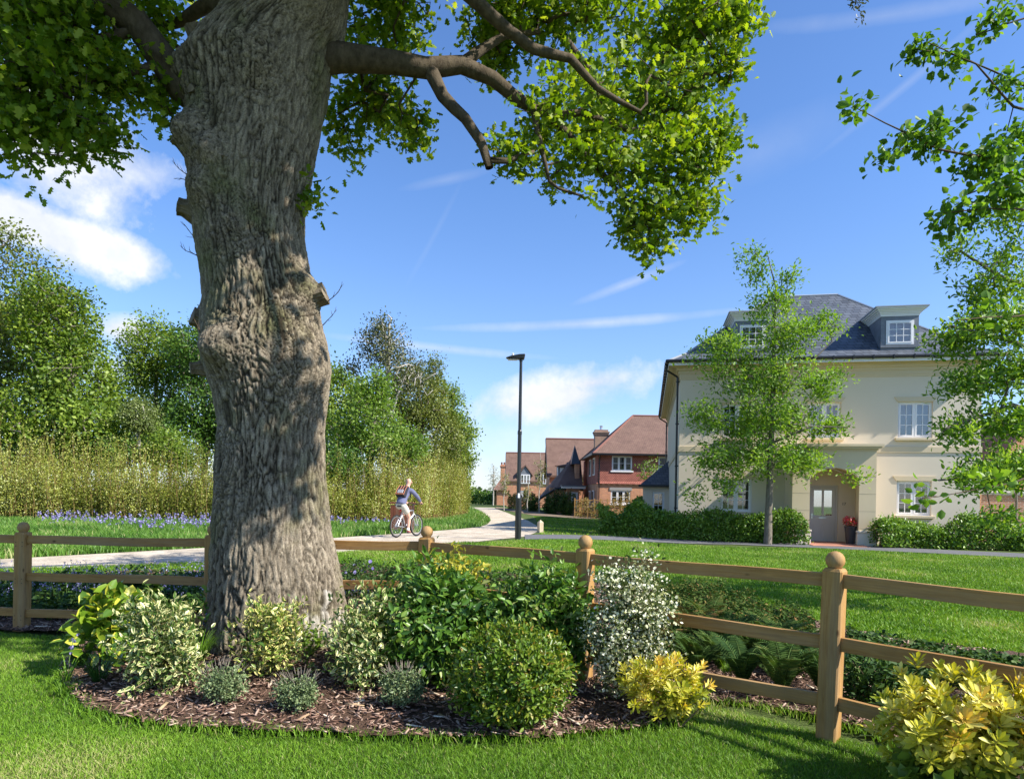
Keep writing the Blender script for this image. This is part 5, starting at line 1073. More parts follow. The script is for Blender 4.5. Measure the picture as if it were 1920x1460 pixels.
# =====================  STREET FURNITURE  =====================
b_ = gp(971, 1012); sL = b_.y / FPX
M_lamp = pmat('black_paint', (.012, .013, .015), .35, .5, coat=.3)
lamp = empty('street_lamp', tuple(b_), 0, 'tall black street lamp with a flat lantern beside the gravel path', 'street lamp')
hL = zpx(977, 672, b_.y) - b_.z
MB().lathe([(.095, -.1), (.095, 0.0), (.095, 1.28), (.085, 1.34), (.075, 1.38)], n=20).build('base_column', M_lamp, lamp, smooth=False)
MB().lathe([(.062, 1.37), (.058, 3.2), (.066, 3.21), (.066, 3.30), (.05, 3.34), (.044, hL - .1), (.052, hL - .09), (.052, hL)], n=16).build('pole', M_lamp, lamp)
m = MB(); prof = [(-.46, .01), (-.30, .07), (-.05, .12), (.10, .13), (.13, .12), (.10, -.03), (-.10, -.035), (-.40, -.02)]
vs = []; 
for u, w_ in ((-.0, .0), (.6, .02), (1, .13)): pass
m.prism(prof, 1, -.10, .10); m.prism([(x * .9, z * .8 + .01) for x, z in prof], 1, -.13, -.101); m.prism([(x * .9, z * .8 + .01) for x, z in prof], 1, .101, .13)
hd = m.build('lantern', M_lamp, lamp, bevel=.012); hd.location = (0, 0, hL)
l_ = MB().box(-.40, -.12, -.09, .09, -.052, -.036).build('lens', pmat('lens', (.55, .56, .55), .3), hd)
MB().lathe([(.035, 0), (.035, .05), (.02, .07)], n=12).build('sensor', pmat('sensor_white', (.7, .7, .68), .4), hd).location = (-.25, 0, .088)
MB().box(.085, .10, -.03, .03, 1.28, 1.42).build('sticker', M_white, lamp).rotation_euler = (0, 0, -1.5)
bb = gp(1013, 998); bl_ = empty('timber_bollard', tuple(bb), .5, 'short square pale timber bollard with pointed top beside the path', 'bollard')
hb = zpx(1013, 974, bb.y) - bb.z
M_pt = timbermat('pale_timber', (.42, .33, .22), (.60, .49, .35), 2)
w_ = .085; m = MB().box(-w_, w_, -w_, w_, -.1, hb - .10); m.build('post', M_pt, bl_, bevel=.006); m = MB().add([(-w_, -w_, hb - .099), (w_, -w_, hb - .099), (w_, w_, hb - .099), (-w_, w_, hb - .099), (0, 0, hb)], [(0, 1, 4), (1, 2, 4), (2, 3, 4), (3, 0, 4), (0, 3, 2, 1)]); m.build('cap', M_pt, bl_)
# litter bin behind the rider
YB = 23.6; bx = ppx(755, YB); zb0 = float(H(bx, YB)); bin_ = empty('litter_bin', (bx, YB, zb0), .12, 'red brown timber litter bin half hidden behind the cyclist', 'litter bin')
hb_ = zpx(755, 941, YB) - zb0; M_bin = timbermat('bin_timber', (.075, .025, .013), (.13, .042, .022), 2)
m = MB()
for k in range(7): m.box(-.40 + k * .115, -.40 + k * .115 + .108, -.2, -.17, .12, hb_ - .10); m.box(-.40 + k * .115, -.40 + k * .115 + .108, .17, .2, .12, hb_ - .10)
for k in range(3): m.box(-.402, -.375, -.165 + k * .115, -.06 + k * .115, .12, hb_ - .10); m.box(.38, .405, -.165 + k * .115, -.06 + k * .115, .12, hb_ - .10)
m.build('slat_panel', M_bin, bin_); MB().box(-.44, .44, -.24, .24, hb_ - .06, hb_).build('lid', M_bin, bin_, bevel=.01)
MB().box(-.37, .375, -.165, .165, .0, hb_ - .12).build('liner', M_black, bin_)

# =====================  CYCLIST  =====================
YC = 20.6; rx_, ry_ = at(743.5, 996, YC).x, YC; HB = R(90 - 26)
zc0 = float(H(rx_, ry_)) + .02
M_tyre = pmat('tyre', (.02, .02, .02), .8, .2); M_rim = pmat('rim', (.55, .56, .58), .3, .5, .8); M_frame = pmat('silver_frame', (.55, .57, .6), .35, .5, .6, coat=.3); M_blk = pmat('black_part', (.02, .02, .022), .5, .4)
bike = empty('bicycle', (rx_, ry_, zc0), HB, 'silver bicycle ridden along the gravel path', 'bicycle')
WR = .345
def wheel(x, nm='wheel'):
    q = MB().ring((0, 0, 0), (0, 1, 0), WR - .022, .022, 44, 8); w = q.build(nm, M_tyre, bike, smooth=True); w.location = (x, 0, WR)
    MB().ring((0, 0, 0), (0, 1, 0), WR - .055, .012, 44, 6).build('rim', M_rim, w)
    q = MB()
    for k in range(28): t = 2 * math.pi * k / 28; q.tube((.02 * math.cos(t + .5), .03 * (-1) ** k, .02 * math.sin(t + .5)), ((WR - .06) * math.cos(t), 0, (WR - .06) * math.sin(t)), .0018, n=3, cap=False)
    q.tube((0, -.06, 0), (0, .06, 0), .018, n=10); q.build('spokes', M_rim, w); return w
wheel(0); wheel(1.07)
BBp = (.44, 0, .30); ST = (.28, 0, .80); HT = (.86, 0, .82); HBm = (.90, 0, .70)
m = MB(); m.tube(BBp, ST, .018); m.tube(BBp, HBm, .02); m.tube((.29, 0, .76), HT, .018); m.tube(HT, HBm, .022)
for s_ in (-.05, .05): m.tube((0, s_, WR), (.42, s_ * .5, .30), .011); m.tube((0, s_, WR), (.29, s_ * .4, .74), .009)
m.build('frame', M_frame, bike)
m = MB()
for s_ in (-.05, .05): m.tube((.91, s_, .66), (1.07, s_, WR), .013)
m.tube((.905, -.06, .67), (.905, .06, .67), .016); m.build('fork', M_frame, bike)
m = MB(); m.tube(HT, (.84, 0, .98), .015); m.tube((.84, 0, .97), (.93, 0, 1.0), .016); m.path([(.93, -.02, 1.0), (.94, -.12, 1.02), (.90, -.30, 1.03)], .012); m.path([(.93, .02, 1.0), (.94, .12, 1.02), (.90, .30, 1.03)], .012); hbr = m.build('handlebar', M_blk, bike)
for s_ in (-1, 1): q = MB(); q.tube((.915, s_ * .20, 1.027), (.897, s_ * .315, 1.031), .019); q.tube((.95, s_ * .16, 1.02), (.98, s_ * .27, .99), .006); q.build('grip', M_blk, hbr)
m = MB(); m.tube(ST, (.25, 0, .92), .013); m.build('seat_post', M_rim, bike)
m = MB(); m.prism([(.10, -.075), (.16, -.085), (.28, -.03), (.40, -.018), (.40, .018), (.28, .03), (.16, .085), (.10, .075)], 2, .925, .965); m.build('saddle', M_blk, bike, bevel=.015)
m = MB(); m.ring((.44, -.05, .30), (0, 1, 0), .09, .006, 28, 5); m.tube((.44, -.07, .30), (.44, .07, .30), .02); cr_s = m.build('chainring', M_blk, bike)
for s_, dz_ in ((-1, -.17), (1, .17)):
    q = MB(); q.tube((.44, s_ * .075, .30), (.44 + .02 * s_, s_ * .085, .30 + dz_), .010); ck = q.build('crank', M_rim, bike)
    MB().box(.39 + .02 * s_, .49 + .02 * s_, s_ * .13 - .045, s_ * .13 + .045, .29 + dz_, .312 + dz_).build('pedal', M_blk, ck)
m = MB(); m.tube((0, -.045, WR + .03), (.44, -.05, .39), .004, n=4); m.tube((0, -.045, WR - .03), (.44, -.05, .21), .004, n=4); m.ring((0, -.045, WR), (0, 1, 0), .04, .008, 18, 5); m.build('chain', M_blk, bike)
MB().tube((.17, 0, .80), (.20, 0, .84), .025).build('rear_light', pmat('red_light', (.5, .02, .02), .3), bike)
def skin(name, verts, edges_, mat, parent, root=0, sub=2):
    me = bpy.data.meshes.new(name); me.from_pydata([v[:3] for v in verts], edges_, []); o = bpy.data.objects.new(name, me); link(o)
    md = o.modifiers.new('s', 'SKIN'); md.use_smooth_shade = True; md.branch_smoothing = .3
    for k, v in enumerate(verts):
        sv = me.skin_vertices[0].data[k]; r = v[3]; sv.radius = (r, r) if not isinstance(r, tuple) else r; sv.use_root = (k == root)
    sb_ = o.modifiers.new('u', 'SUBSURF'); sb_.levels = sub; sb_.render_levels = sub
    bpy.context.view_layer.update()
    me2 = bpy.data.meshes.new_from_object(o.evaluated_get(bpy.context.evaluated_depsgraph_get())); bpy.data.objects.remove(o)
    me2.name = name; me2.materials.clear(); me2.materials.append(mat); me2.shade_smooth(); r_ = bpy.data.objects.new(name, me2); link(r_, parent); return r_
M_skin = pmat('skin', (.62, .36, .27), .55, .35, var=.08); M_jump = pmat('jumper', (.14, .15, .25), .9, .1, bump=(60, .3), var=.15); M_short = pmat('shorts', (.50, .48, .42), .9, .1, bump=(20, .3), var=.12)
per = empty('person', (rx_, ry_, zc0), HB, 'bald cyclist in blue jumper and pale shorts wearing a backpack, riding away along the path', 'person')
V_ = []; E_2 = []
def vv(x, y, z, r): V_.append((x, y, z, r)); return len(V_) - 1
def ee(*a):
    for p, q in zip(a[:-1], a[1:]): E_2.append((p, q))
pel = vv(.20, 0, 1.0, (.145, .12)); wst = vv(.27, 0, 1.14, (.13, .11)); chst = vv(.38, 0, 1.32, (.155, .12)); shc = vv(.46, 0, 1.45, (.12, .10)); nk = vv(.53, 0, 1.545, .058); hd0 = vv(.565, 0, 1.60, .07); hd1 = vv(.600, 0, 1.665, .094); hd2 = vv(.598, 0, 1.725, .092); hd3 = vv(.595, 0, 1.775, .066); hd4 = vv(.594, 0, 1.80, .028)
ee(pel, wst, chst, shc, nk, hd0, hd1, hd2, hd3, hd4)
for s_ in (-1, 1):
    sh = vv(.48, s_ * .19, 1.43, .065); el_ = vv(.66, s_ * .305, 1.22, .046); wr = vv(.86, s_ * .285, 1.055, .030); hn = vv(.905, s_ * .27, 1.045, (.030, .040)); ee(shc, sh, el_, wr, hn)
    for k, (dx_, L_) in enumerate(((.00, .075), (.0, .08), (.0, .078), (.0, .066))):
        y = s_ * (.235 + k * .022); f1_ = vv(.93, y, 1.052, .0105); f2_ = vv(.948, y, 1.03, .0095); f3_ = vv(.93, y, 1.008, .0085); ee(hn, f1_, f2_, f3_)
    t1_ = vv(.90, s_ * .235, 1.02, .011); t2_ = vv(.915, s_ * .225, 1.003, .009); ee(hn, t1_, t2_)
hp = vv(.22, -.10, .96, .105); kn = vv(.47, -.125, .60, .066); cf = vv(.45, -.125, .44, .062); ak = vv(.41, -.13, .20, .036); hl = vv(.38, -.13, .165, .034); to = vv(.53, -.14, .15, .032); ee(pel, hp, kn, cf, ak, hl); ee(ak, to)
hp = vv(.22, .10, .96, .105); kn = vv(.62, .135, .87, .066); cf = vv(.53, .135, .72, .06); ak = vv(.40, .13, .545, .036); hl = vv(.37, .13, .515, .034); to = vv(.52, .14, .495, .032); ee(pel, hp, kn, cf, ak, hl); ee(ak, to)
body = skin('body', V_, E_2, M_skin, per)
m = MB()
for s_ in (-1, 1):
    m.lathe([(.001, -.03), (.018, -.02), (.02, 0), (.018, .02), (.001, .03)], .615, s_ * .098, 10, 1.672)
m.lathe([(.001, -.02), (.014, -.012), (.016, .006), (.001, .03)], .705, 0, 10, 1.665)
m.build('ears_and_nose', M_skin, per, smooth=True)
m = MB()
for s_ in (-1, 1): m.lathe([(.001, -.010), (.011, 0), (.001, .010)], .688, s_ * .035, 8, 1.70)
m.build('eye', pmat('eye', (.05, .04, .03), .3), per)
MB().box(.690, .700, -.025, .025, 1.628, 1.634).build('mouth', pmat('mouth', (.35, .12, .1), .6), per)
V_, E_2 = [], []
a00 = vv(.19, 0, .985, (.17, .15)); a0 = vv(.205, 0, 1.03, (.172, .15)); a1 = vv(.28, 0, 1.16, (.165, .14)); a2 = vv(.385, 0, 1.33, (.185, .15)); a3 = vv(.465, 0, 1.45, (.14, .115)); a4 = vv(.515, 0, 1.515, .078); ee(a00, a0, a1, a2, a3, a4)
for s_ in (-1, 1): b1 = vv(.475, s_ * .19, 1.43, .085); b2 = vv(.655, s_ * .305, 1.225, .062); b3 = vv(.83, s_ * .288, 1.08, .045); ee(a3, b1, b2, b3)
skin('jumper', V_, E_2, M_jump, per)
V_, E_2 = [], []
a0 = vv(.185, 0, .985, (.165, .15)); a1 = vv(.215, 0, 1.06, (.16, .14)); ee(a0, a1)
for s_, kx, ky, kz in ((-1, .40, -.12, .70), (1, .51, .135, .89)): b1 = vv(.22, s_ * .10, .96, .125); b2 = vv(kx, ky, kz, .100); ee(a0, b1, b2)
skin('shorts', V_, E_2, M_short, per)
for s_, (ax_, az_), (tx_, tz_) in ((-1, (.375, .175), (.54, .145)), (1, (.365, .52), (.53, .49))):
    V_, E_2 = [], []; y = s_ * .132; c1_ = vv(ax_, y, az_ + .045, .045); c2_ = vv(ax_ + .02, y, az_, .046); c3_ = vv((ax_ + tx_) / 2 + .02, y, (az_ + tz_) / 2 - .005, .044); c4_ = vv(tx_, y, tz_, .038); ee(c1_, c2_, c3_, c4_)
    skin('shoe', V_, E_2, pmat('shoe', (.20, .08, .07), .7, .3, var=.3), per)
    MB().tube((ax_ + .03, y, az_ + .04), (ax_ + .04, y, az_ + .11), .044, .043, 14).build('sock', M_white, per)
# backpack rests on the rider's back
bp = empty('backpack', (rx_, ry_, zc0), HB, 'small black and grey backpack with orange trim on the back of the cyclist', 'backpack')
M_bpk = pmat('pack_black', (.03, .03, .04), .8, .2); M_or = pmat('pack_orange', (.42, .17, .09), .7, .2); M_gr = pmat('pack_grey', (.42, .40, .42), .7, .2)
def packxf(o): o.location = (.30, 0, 1.37); o.rotation_euler = (0, R(28), 0); return o
m = MB(); prof = [(-.13, -.17), (.0, -.19), (.04, -.18), (.04, .19), (.0, .22), (-.07, .19), (-.13, .02)]; m.prism(prof, 1, -.15, .15); packxf(m.build('pack', M_bpk, bp, bevel=.03))
m = MB()
for y in (-.155, -.05, .04, .145): m.path([(-.137, y, -.15), (-.137, y, .02), (-.075, y, .20)], .011, 6)
m.path([(-.142, -.15, -.13), (-.142, .15, -.13)], .020, 6); packxf(m.build('trim', M_or, bp))
m = MB(); m.box(-.150, -.12, -.10, .10, -.10, .02); packxf(m.build('pocket', M_gr, bp, bevel=.01))
m = MB()
for s_ in (-1, 1): m.path([(.03, s_ * .09, .18), (.17, s_ * .13, .13), (.25, s_ * .14, -.02), (.18, s_ * .15, -.15), (.03, s_ * .12, -.17)], .016, 6)
packxf(m.build('strap', M_bpk, bp))
# flower pot by the door
pp = cream.matrix_world if False else None
ca, sa = math.cos(ANG), math.sin(ANG)
def c2w(x, y): return (6.70 + x * ca - y * sa, 27.5 + x * sa + y * ca)
px_, py_ = c2w(6.12, -PD + .25)
pot = empty('flower_pot', (px_, py_, .05), 0, 'dark tall planter with red and pink flowers beside the front door', 'planter')
MB().lathe([(.13, 0), (.14, .02), (.20, .58), (.215, .62), (.215, .65), (.18, .65), (.17, .55)], n=24).build('pot', pmat('dark_pot', (.03, .03, .035), .4, .4), pot, smooth=False)
rp = np.random.default_rng(3); C_ = ell(rp, (0, 0, .80), (.25, .25, .18), 500, .2)
leaves('foliage', M_L2, C_, rp.normal(size=(500, 3)), rp.normal(size=(500, 3)), np.full(500, .06), SIMPLE, rp, pot)
C_ = ell(rp, (0, 0, .84), (.28, .28, .20), 260, .8); leaves('flowers', leafmat('petal_red', [(0, (.5, .02, .03)), (.6, (.65, .08, .10)), (.9, (.7, .3, .3)), (1, (.7, .55, .2))], trans=.2), C_, rp.normal(size=(260, 3)), rp.normal(size=(260, 3)), np.full(260, .075), ROUND, rp, pot)
# =====================  GARDEN PLANTS  =====================
M_stem = pmat('stem', (.20, .15, .09), .85, .1, var=.3); M_gstem = pmat('green_stem', (.12, .20, .05), .7, .2)
def bz(x, y):
    p = np.array([[x, y]]); return float(bedz(x, y)[0]) if inpoly(p, bed_poly)[0] and -7 < x < 6 and 2.4 < y < 14.5 else float(H(x, y))
def gpb(px, py):
    p = gp(px, py); return (p.x, p.y, bz(p.x, p.y))
def shrub(name, label, px, py, top, wpx, dm, seed, lm, k, size, tmpl, nt=70, spread=.05, group='shrubs in the bark bed', cat='shrub', up=.4, droop=0, shell=.45, base_f=.12, wob=.14, flowers=None, parts=('stems', 'foliage'), lean=0, stemr=.007, Y=None, out=.6, taper=1.0, rough=.12, rosette=0):
    """bush from the pixel of its foot, the pixel row of its top and its width in pixels"""
    rng = np.random.default_rng(seed); b = gpb(px, py) if Y is None else (at(px, py, Y).x, Y, bz(at(px, py, Y).x, Y)); s = b[1] / FPX
    h = at(px, top, b[1]).z - b[2]; a = wpx * s / 2; t = empty(name, b, 0, label, cat, group)
    T = ell(rng, (lean * h * .5, 0, h * (.5 + base_f / 2)), (a, dm, h * (.5 - base_f / 2)), nt, shell)
    T = np.concatenate([T, ell(rng, (lean * h * .3, 0, h * .35), (a * .9 * taper, dm * .9, h * .28), nt // 3, .6)])
    T += rng.normal(0, rough * h * .4, T.shape); T[:, 2] = np.clip(T[:, 2], .04 * h, None)
    roots = [[(rng.normal(0, a * .15), rng.normal(0, dm * .15), -.03, stemr), (rng.normal(0, a * .4) + lean * h * .2, rng.normal(0, dm * .35), h * .3, stemr * .7)] for _ in range(6)]
    ch, E, D = grow(roots, T, rng, .09, .0016, 2.4, wob, .15); tubes(parts[0], M_stem, ch, 4, t)
    cen = np.array((lean * h * .4, 0, h * .4)); o_ = nrm(E - cen)
    if rosette:
        # whorls of long leaves at every shoot tip
        n = len(E); P = np.repeat(E, rosette, 0); ax = nrm(o_ * .7 + (0, 0, .6) + rng.normal(0, .2, o_.shape)); ax = np.repeat(ax, rosette, 0)
        an = np.tile(np.arange(rosette), n) * 2.4 + np.repeat(rng.random(n) * 6, rosette); ref = nrm(np.cross(ax, rng.normal(size=ax.shape) * .01 + (.3, .8, .1))); r2 = np.cross(ax, ref)
        side = ref * np.cos(an)[:, None] + r2 * np.sin(an)[:, None]; el_ = np.tile(np.linspace(.15, 1.15, rosette), n)[:, None]
        d = nrm(side * np.sin(el_ + .35) + ax * np.cos(el_ + .1)); P = P - ax * (np.tile(np.linspace(0, .05, rosette), n)[:, None]); nn = ax * 1.0 + rng.normal(0, .1, ax.shape)
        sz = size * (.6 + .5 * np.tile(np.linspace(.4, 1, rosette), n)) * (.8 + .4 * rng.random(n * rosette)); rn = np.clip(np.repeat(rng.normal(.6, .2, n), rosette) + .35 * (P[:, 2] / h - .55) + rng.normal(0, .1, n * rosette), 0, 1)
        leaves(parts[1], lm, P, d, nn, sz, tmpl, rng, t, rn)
    else:
        P, d, nn, sz = scatter_leaves(rng, E, nrm(D * .5 + o_), k, spread, size, up, droop); nn = nn + nrm(P - cen) * out
        P[:, 2] = np.maximum(P[:, 2], .01)
        rn = np.clip(np.repeat(rng.normal(.5, .16, len(E)), k) + rng.normal(0, .2, len(P)), 0, 1)
        leaves(parts[1], lm, P, d, nn, sz, tmpl, rng, t, rn)
    if flowers:
        fm, fk, fs, ftm, pick = flowers; sel = E[pick(E, h, a)]
        if len(sel):
            P = np.repeat(sel, fk, 0) + rng.normal(0, spread * .9, (len(sel) * fk, 3)); o2 = nrm(P - cen); P = P + o2 * spread * .5
            leaves('flowers', fm, P, nrm(rng.normal(0, .7, P.shape) + o2 * .3), o2 + rng.normal(0, .5, P.shape), fs * (.6 + .7 * rng.random(len(P))), ftm, rng, t)
    return t
M_euo = leafmat('variegated_leaf', [(0, (.05, .11, .02)), (.6, (.10, .18, .035)), (1, (.17, .25, .06))], edge=((.72, .69, .34), .66, .7), trans=.25, rough=.35, spec=.5)
M_euoy = leafmat('variegated_leaf_yellow', [(0, (.06, .13, .02)), (.6, (.13, .22, .03)), (1, (.22, .30, .05))], edge=((.74, .66, .25), .62, .7), trans=.25, rough=.35, spec=.5)
M_auc = leafmat('aucuba_leaf', [(0, (.06, .14, .015)), (.6, (.14, .25, .02)), (1, (.25, .34, .03))], edge=((.62, .60, .07), .85, .9, 26), trans=.3, rough=.3, spec=.5)
NARROW = (np.array([(0, 0, 0), (-.085, .3, .03), (-.07, .7, .02), (0, 1, -.05), (.07, .7, .02), (.085, .3, .03)]), SIMPLE[1], SIMPLE[2])
M_lav = leafmat('grey_green_leaf', [(0, (.07, .11, .045)), (.5, (.15, .21, .09)), (1, (.28, .34, .16))], trans=.15)
M_phil = leafmat('shrub_leaf', [(0, (.04, .11, .014)), (.5, (.09, .20, .024)), (.85, (.18, .29, .045)), (1, (.34, .36, .13))], trans=.25, rough=.4, spec=.45)
M_ball = leafmat('ball_leaf', [(0, (.045, .11, .010)), (.5, (.12, .21, .018)), (.85, (.24, .29, .03)), (1, (.38, .26, .05))], trans=.28, rough=.38, spec=.45)
M_wht = leafmat('white_flower', [(0, (.46, .50, .28)), (.5, (.72, .72, .52)), (1, (.88, .87, .74))], trans=.2, rough=.5)
M_wleaf = leafmat('dull_leaf', [(0, (.045, .075, .02)), (.6, (.10, .14, .04)), (1, (.20, .22, .09))], trans=.2)
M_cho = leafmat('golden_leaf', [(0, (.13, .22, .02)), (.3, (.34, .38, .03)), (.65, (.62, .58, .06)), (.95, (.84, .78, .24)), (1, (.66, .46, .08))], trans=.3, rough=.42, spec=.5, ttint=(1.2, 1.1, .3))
M_yel = leafmat('yellow_leaf', [(0, (.15, .22, .03)), (.6, (.45, .42, .05)), (1, (.70, .62, .12))], trans=.3)
M_blue = leafmat('blue_flower', [(0, (.13, .11, .34)), (.6, (.26, .23, .50)), (1, (.44, .42, .70))], trans=.25)
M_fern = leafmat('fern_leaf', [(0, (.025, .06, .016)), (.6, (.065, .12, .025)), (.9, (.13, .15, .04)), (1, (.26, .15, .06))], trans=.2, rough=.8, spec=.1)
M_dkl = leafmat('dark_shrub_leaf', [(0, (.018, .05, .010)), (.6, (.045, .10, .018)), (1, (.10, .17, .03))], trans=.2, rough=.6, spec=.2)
shrub('aucuba', 'broad leaved yellow blotched green bush at the left end of the bed', 215, 1262, 1112, 120, .24, 101, M_auc, 9, .115, BROAD, 40, .045, up=.5, droop=.2, base_f=.35, cat='shrub', stemr=.010)
shrub('variegated_shrub', 'largest cream edged variegated shrub, left of the oak trunk', 308, 1305, 1112, 132, .22, 102, M_euo, 20, .050, SIMPLE, 130, .045, up=.6, stemr=.009, base_f=.02, rough=.26)
shrub('variegated_shrub', 'small cream and green variegated shrub directly in front of the oak trunk', 508, 1285, 1120, 115, .20, 103, M_euoy, 20, .048, SIMPLE, 95, .04, up=.7, base_f=.06, rough=.26)
shrub('variegated_shrub', 'variegated shrub at the right foot of the oak trunk, left of the tall green shrub', 682, 1300, 1108, 112, .22, 104, M_euo, 19, .050, SIMPLE, 110, .045, up=.6, base_f=.02, rough=.24)
for k, (px, py, tp, w_, lb) in enumerate([(418, 1330, 1250, 92, 'low grey green cushion plant on bark, leftmost of three'), (556, 1343, 1270, 96, 'low grey green cushion plant on bark, below the small variegated shrub'), (752, 1338, 1256, 90, 'low grey green cushion plant beside the round clipped bush')]):
    t = shrub('cushion_plant', lb, px, py, tp, w_, .15, 110 + k, M_lav, 26, .016, ROUND, 110, .020, up=.6, group='grey green cushion plants', cat='plant', base_f=.1, stemr=.003, wob=.1, rough=.10)
    rg2 = np.random.default_rng(k); ch = []
    for q in range(46):
        a_ = rg2.uniform(0, 6.28); r_ = rg2.random() ** .5 * w_ * .4 / 260; p = np.array((r_ * math.cos(a_), r_ * math.sin(a_), (py - tp) / 260 * (.86 - .3 * (r_ / .17) ** 2))); d = nrm(p * (1.2, 1.2, .8) + rg2.normal(0, .05, 3)); ch.append((np.array([p, p + d * .03, p + d * rg2.uniform(.04, .075)]), np.array([.0022, .0018, .0010])))
    tubes('dry_flower_stalks', pmat('dry_stalk', (.26, .22, .18), .9, .1), ch, 3, t)
shrub('leafy_shrub', 'tall dense green shrub right of the oak trunk, in front of the corner post', 815, 1283, 1056, 260, .48, 120, M_phil, 27, .076, SIMPLE, 270, .07, up=.3, droop=.45, base_f=.02, stemr=.011, rough=.10)
shrub('leafy_shrub', 'green shrub between the tall shrub and the white flowering shrub', 1015, 1262, 1062, 200, .34, 121, M_phil, 27, .070, SIMPLE, 210, .065, Y=5.55, up=.3, droop=.45, base_f=.02, stemr=.010, rough=.10)
shrub('leafy_shrub', 'low reddish tipped green shrub beside the fence corner, behind the variegated shrub', 740, 1190, 1062, 95, .3, 122, leafmat('red_tip_leaf', [(0, (.03, .08, .015)), (.6, (.08, .16, .03)), (.9, (.22, .20, .07)), (1, (.40, .18, .10))], trans=.25), 16, .06, SIMPLE, 60, .06, Y=6.9)
shrub('yellow_shrub', 'yellow tipped shrub in front of the corner fence post, above the tall shrub', 838, 1210, 1036, 125, .25, 123, M_yel, 14, .060, SIMPLE, 60, .05, Y=6.15, base_f=.5, up=.7)
shrub('clipped_bush', 'round clipped bush with small glossy leaves and bronze tips in the middle of the bed', 957, 1367, 1172, 226, .40, 130, M_ball, 28, .036, SIMPLE, 480, .034, up=.3, base_f=.0, shell=.9, rough=.03, out=1.2, stemr=.009, wob=.1)
shrub('white_flowering_shrub', 'tall shrub covered in tiny white flowers beside the second fence post', 1180, 1270, 1040, 138, .19, 131, M_wleaf, 22, .034, SIMPLE, 220, .055, Y=5.12, up=.3, base_f=.0, stemr=.008, rough=.12, lean=.0,
      flowers=(M_wht, 32, .024, ROUND, lambda E, h, a: (np.random.default_rng(4).random(len(E)) < .85) & (E[:, 2] > h * .12)), wob=.16)
t = empty('golden_shrub', (0, 0, 0)); bpy.data.objects.remove(t)
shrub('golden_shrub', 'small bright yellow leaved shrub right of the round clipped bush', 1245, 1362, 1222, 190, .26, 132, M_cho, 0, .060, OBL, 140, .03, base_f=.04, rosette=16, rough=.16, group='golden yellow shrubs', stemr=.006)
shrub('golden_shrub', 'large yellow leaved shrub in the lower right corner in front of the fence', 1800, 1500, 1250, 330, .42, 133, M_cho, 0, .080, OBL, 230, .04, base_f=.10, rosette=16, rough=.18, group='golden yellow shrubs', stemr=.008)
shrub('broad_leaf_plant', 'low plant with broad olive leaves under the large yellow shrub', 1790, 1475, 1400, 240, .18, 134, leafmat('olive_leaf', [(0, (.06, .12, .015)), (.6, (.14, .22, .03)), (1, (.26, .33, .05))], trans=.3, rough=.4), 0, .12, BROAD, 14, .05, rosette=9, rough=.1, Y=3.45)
shrub('dark_shrub', 'low glossy dark green shrub behind the rails right of the nearest post', 1640, 1345, 1228, 150, .25, 135, M_dkl, 15, .05, SIMPLE, 80, .05, up=.5, base_f=.0, Y=5.0)
shrub('dark_shrub', 'dark green bushy plant behind the left end of the fence, above the blotched bush', 255, 1160, 1066, 95, .25, 136, M_dkl, 0, .13, BROAD, 26, .05, rosette=8, Y=7.85, up=.7)
shrub('blue_flowering_shrub', 'small shrub with blue flowers behind the fence right of the oak trunk', 668, 1160, 1046, 75, .25, 137, M_dkl, 14, .04, SIMPLE, 50, .05, Y=7.3, flowers=(M_blue, 4, .045, ROUND, lambda E, h, a: np.random.default_rng(4).random(len(E)) < .4))
shrub('herb', 'small bright green round leaved herb at the front of the oak trunk', 588, 1215, 1172, 46, .07, 138, M_L4, 5, .045, ROUND, 16, .02, Y=5.95, cat='plant', up=.9, stemr=.002)
# tall single leafy shoot by the trunk
shrub('leafy_shoot', 'single tall leafy green shoot at the left side of the oak trunk', 378, 1230, 1100, 34, .06, 139, M_phil, 5, .07, SIMPLE, 9, .03, Y=6.2, cat='plant', up=.4, base_f=.3, stemr=.004)
# --- ferns
def fern(label, px, Y, h, seed, nf=13, m_=None, L=.45):
    rng = np.random.default_rng(seed); x = at(px, 1150, Y).x; b = (x, Y, bz(x, Y)); t = empty('fern', b, 0, label, 'fern', 'ferns behind the fence rails'); P, D, Nn, Sz, ch = [], [], [], [], []
    for f in range(nf):
        a = 6.283 * f / nf + rng.normal(0, .25); el0 = rng.uniform(1.15, 1.5); LL = L * rng.uniform(.75, 1.2); p = np.array((0, 0, 0.)); pts = [p]; n = 30
        for q in range(n):
            e = el0 - 1.35 * (q / n) ** 1.6; d = np.array((math.cos(a) * math.cos(e), math.sin(a) * math.cos(e), math.sin(e))); p = p + d * LL / n; pts.append(p)
            if q > 2:
                sd_ = np.array((-math.sin(a), math.cos(a), 0)); ln = .058 * LL / .45 * math.sin(math.pi * min(1, (q + 2) / (n + 2))) ** .7
                for s_ in (-1, 1): P.append(p); D.append(sd_ * s_ + d * .35 + (0, 0, -.1)); Nn.append(np.cross(sd_, d) * 1.0 + rng.normal(0, .15, 3) + (0, 0, .4)); Sz.append(ln * 1.25)
        ch.append((np.array(pts), np.linspace(.004, .001, n + 1)))
    tubes('stalks', M_gstem, ch, 3, t); leaves('fronds', m_ or M_fern, np.array(P), np.array(D), np.array(Nn), np.array(Sz), NARROW, rng, t, np.clip(rng.normal(.55, .25) + rng.normal(0, .15, len(P)), 0, 1))
